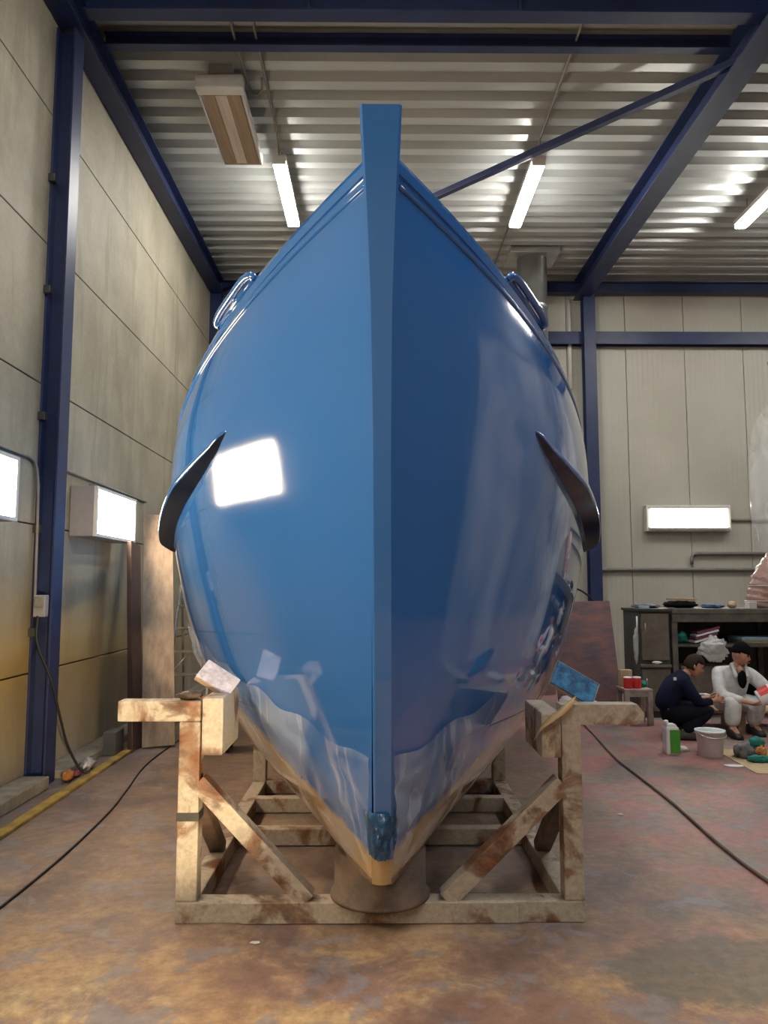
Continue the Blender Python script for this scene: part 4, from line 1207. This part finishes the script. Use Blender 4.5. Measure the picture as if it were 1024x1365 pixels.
# open front: dark shirt and bare neck showing
MB().blob(bt(.02, -.095, .60), (.045, .05, .10), .05, 2, 3).build('shirt', 'black_cloth', p2)
MB().blob(bt(.012, -.075, .69), (.036, .030, .055), .05, 2, 3).build('throat', 'skin', p2)
for sgn in (-1, 1):
    MB().bar(bt(.01 + sgn * .06, -.105, .62), bt(.005 + sgn * .075, -.04, .77), .03, .05, (0, -1, .3), .01).build('collar_flap', 'coverall', p2)
for (h, t) in (((-.15, -.14, 0), (-.16, -.36, 0)), ((.15, .02, 0), (.16, -.20, 0))): shoe(p2, bt(*h), bt(*t), .052)
hc2 = Vector(bt(.03, -.07, .865))
Wg = head_parts(p2, hc2, (.75, -.75, -.35))
hair_mesh(Wg, .22, .02, 1.14, 'black_cloth', p2, 'knit_cap', .02, .006)

# pail in his hands
pc = Vector(bt(.135, -.36, .46))
pp = thing('paint_pail', 'white paint pail with a red label held tilted in his hands', 'pail', pc)
RT = (math.radians(15), math.radians(62), 0)
def off(v): return Vector(pc) + Euler(RT).to_matrix() @ Vector(v)
MB().lathe([(.080, 0), (.083, .004), (.097, .155), (.094, .16)], off((0, 0, -.08)), 24, RT).build('body', 'white_plastic', pp)
MB().lathe([(.101, .0), (.103, .004), (.103, .018), (.097, .02)], off((0, 0, .08)), 24, RT).build('rim', 'white_plastic', pp)
# curved label on the upper, camera-facing side
lv = []; lf = []
for i in range(9):
    a = math.radians(150 + 95 * i / 8)
    for z in (.025, .135):
        r = .0835 + (z / .16) * .014 + .0015
        lv.append(off((r * math.cos(a), r * math.sin(a), z - .08)))
for i in range(8): lf.append((2 * i, 2 * i + 2, 2 * i + 3, 2 * i + 1))
MB().add(lv, lf, True).build('label', 'red', pp)

# ------------------------------------------------------------------ plastic sheeting hung across the open bay
A_, B_ = Vector((4.63, 9.25, 0)), Vector((5.55, 5.2, 0))
dir_ = (B_ - A_).normalized(); nrm_ = Vector((dir_.y, -dir_.x, 0))
cv = []; cf = []
ny, nz = 110, 30
for j in range(nz + 1):
    z = .05 + 4.2 * j / nz
    s0 = .55 * max(0, min(1, (2.15 - z) / .45)) + .5 * max(0, (z - 3.05) / 1.2) ** 1.5
    for i in range(ny + 1):
        s_ = s0 + (4.15 - s0) * i / ny
        w = .06 * math.sin(s_ * 9 + 1.3 * math.sin(z * .7)) + .10 * noise.noise(Vector((s_ * 1.3, z * .5, 0))) + .05 * noise.noise(Vector((s_ * 4, z * 1.4, 4)))
        p = A_ + dir_ * s_ + nrm_ * w
        cv.append((p.x, p.y, z))
n = ny + 1
for j in range(nz):
    for i in range(ny): cf.append((j * n + i, j * n + i + 1, (j + 1) * n + i + 1, (j + 1) * n + i))
pc_ = thing('plastic_curtain', 'wrinkled clear plastic curtain hanging at the frame edge beside the bench', 'curtain', (5.1, 7.2, .05))
MB().add(cv, cf, True).build('sheet', 'curtain', pc_)
MB().tube([A_ + dir_ * .3 + Vector((0, 0, 4.27)), B_ + Vector((0, 0, 4.27))], .03, 8).build('rail', 'conduit', pc_)
for t in (.6, 2.2, 3.9):
    q = A_ + dir_ * t
    MB().tube([(q.x, q.y, 4.27), (q.x, q.y, 6.895)], .006, 6).build('hanger', 'conduit', pc_)

# unseen lamp added for the warm patch and shadows on the concrete wall
wk = thing('added_lamp', 'added halogen work light on a low stand beside the photographer, outside the view', 'lamp', (.60, .40, 0))
aim = (Vector((-2.85, 7.3, 1.25)) - Vector((.60, .40, .45))).normalized()
MB().bar(Vector((.60, .40, .45)) - aim * .12, Vector((.60, .40, .45)) - aim * .02, .20, .15, (0, 0, 1), .01).build('housing', 'yellow', wk)
MB().bar(Vector((.60, .40, .45)) - aim * .02, Vector((.60, .40, .45)) - aim * .012, .17, .12, (0, 0, 1), .002).build('lens', 'wall_lamp', wk)
for sgn in (-1, 1):
    MB().tube([(.60 + sgn * .11, .37, .45), (.60 + sgn * .11, .37, .02), (.60 + sgn * .11, .2, .02), (.60 + sgn * .11, .6, .02)], .012, 6).build('stand', 'black', wk)
sl = bpy.data.lights.new('added_lamp_beam', 'SPOT')
sl.energy = 620; sl.color = (1.0, .76, .44); sl.spot_size = math.radians(24); sl.spot_blend = .6; sl.shadow_soft_size = .05
so_ = bpy.data.objects.new('added_lamp_beam', sl); link(so_); so_.parent = wk
so_.location = Vector((.60, .40, .45)) - ORG[wk]
so_.rotation_euler = aim.to_track_quat('-Z', 'Y').to_euler()
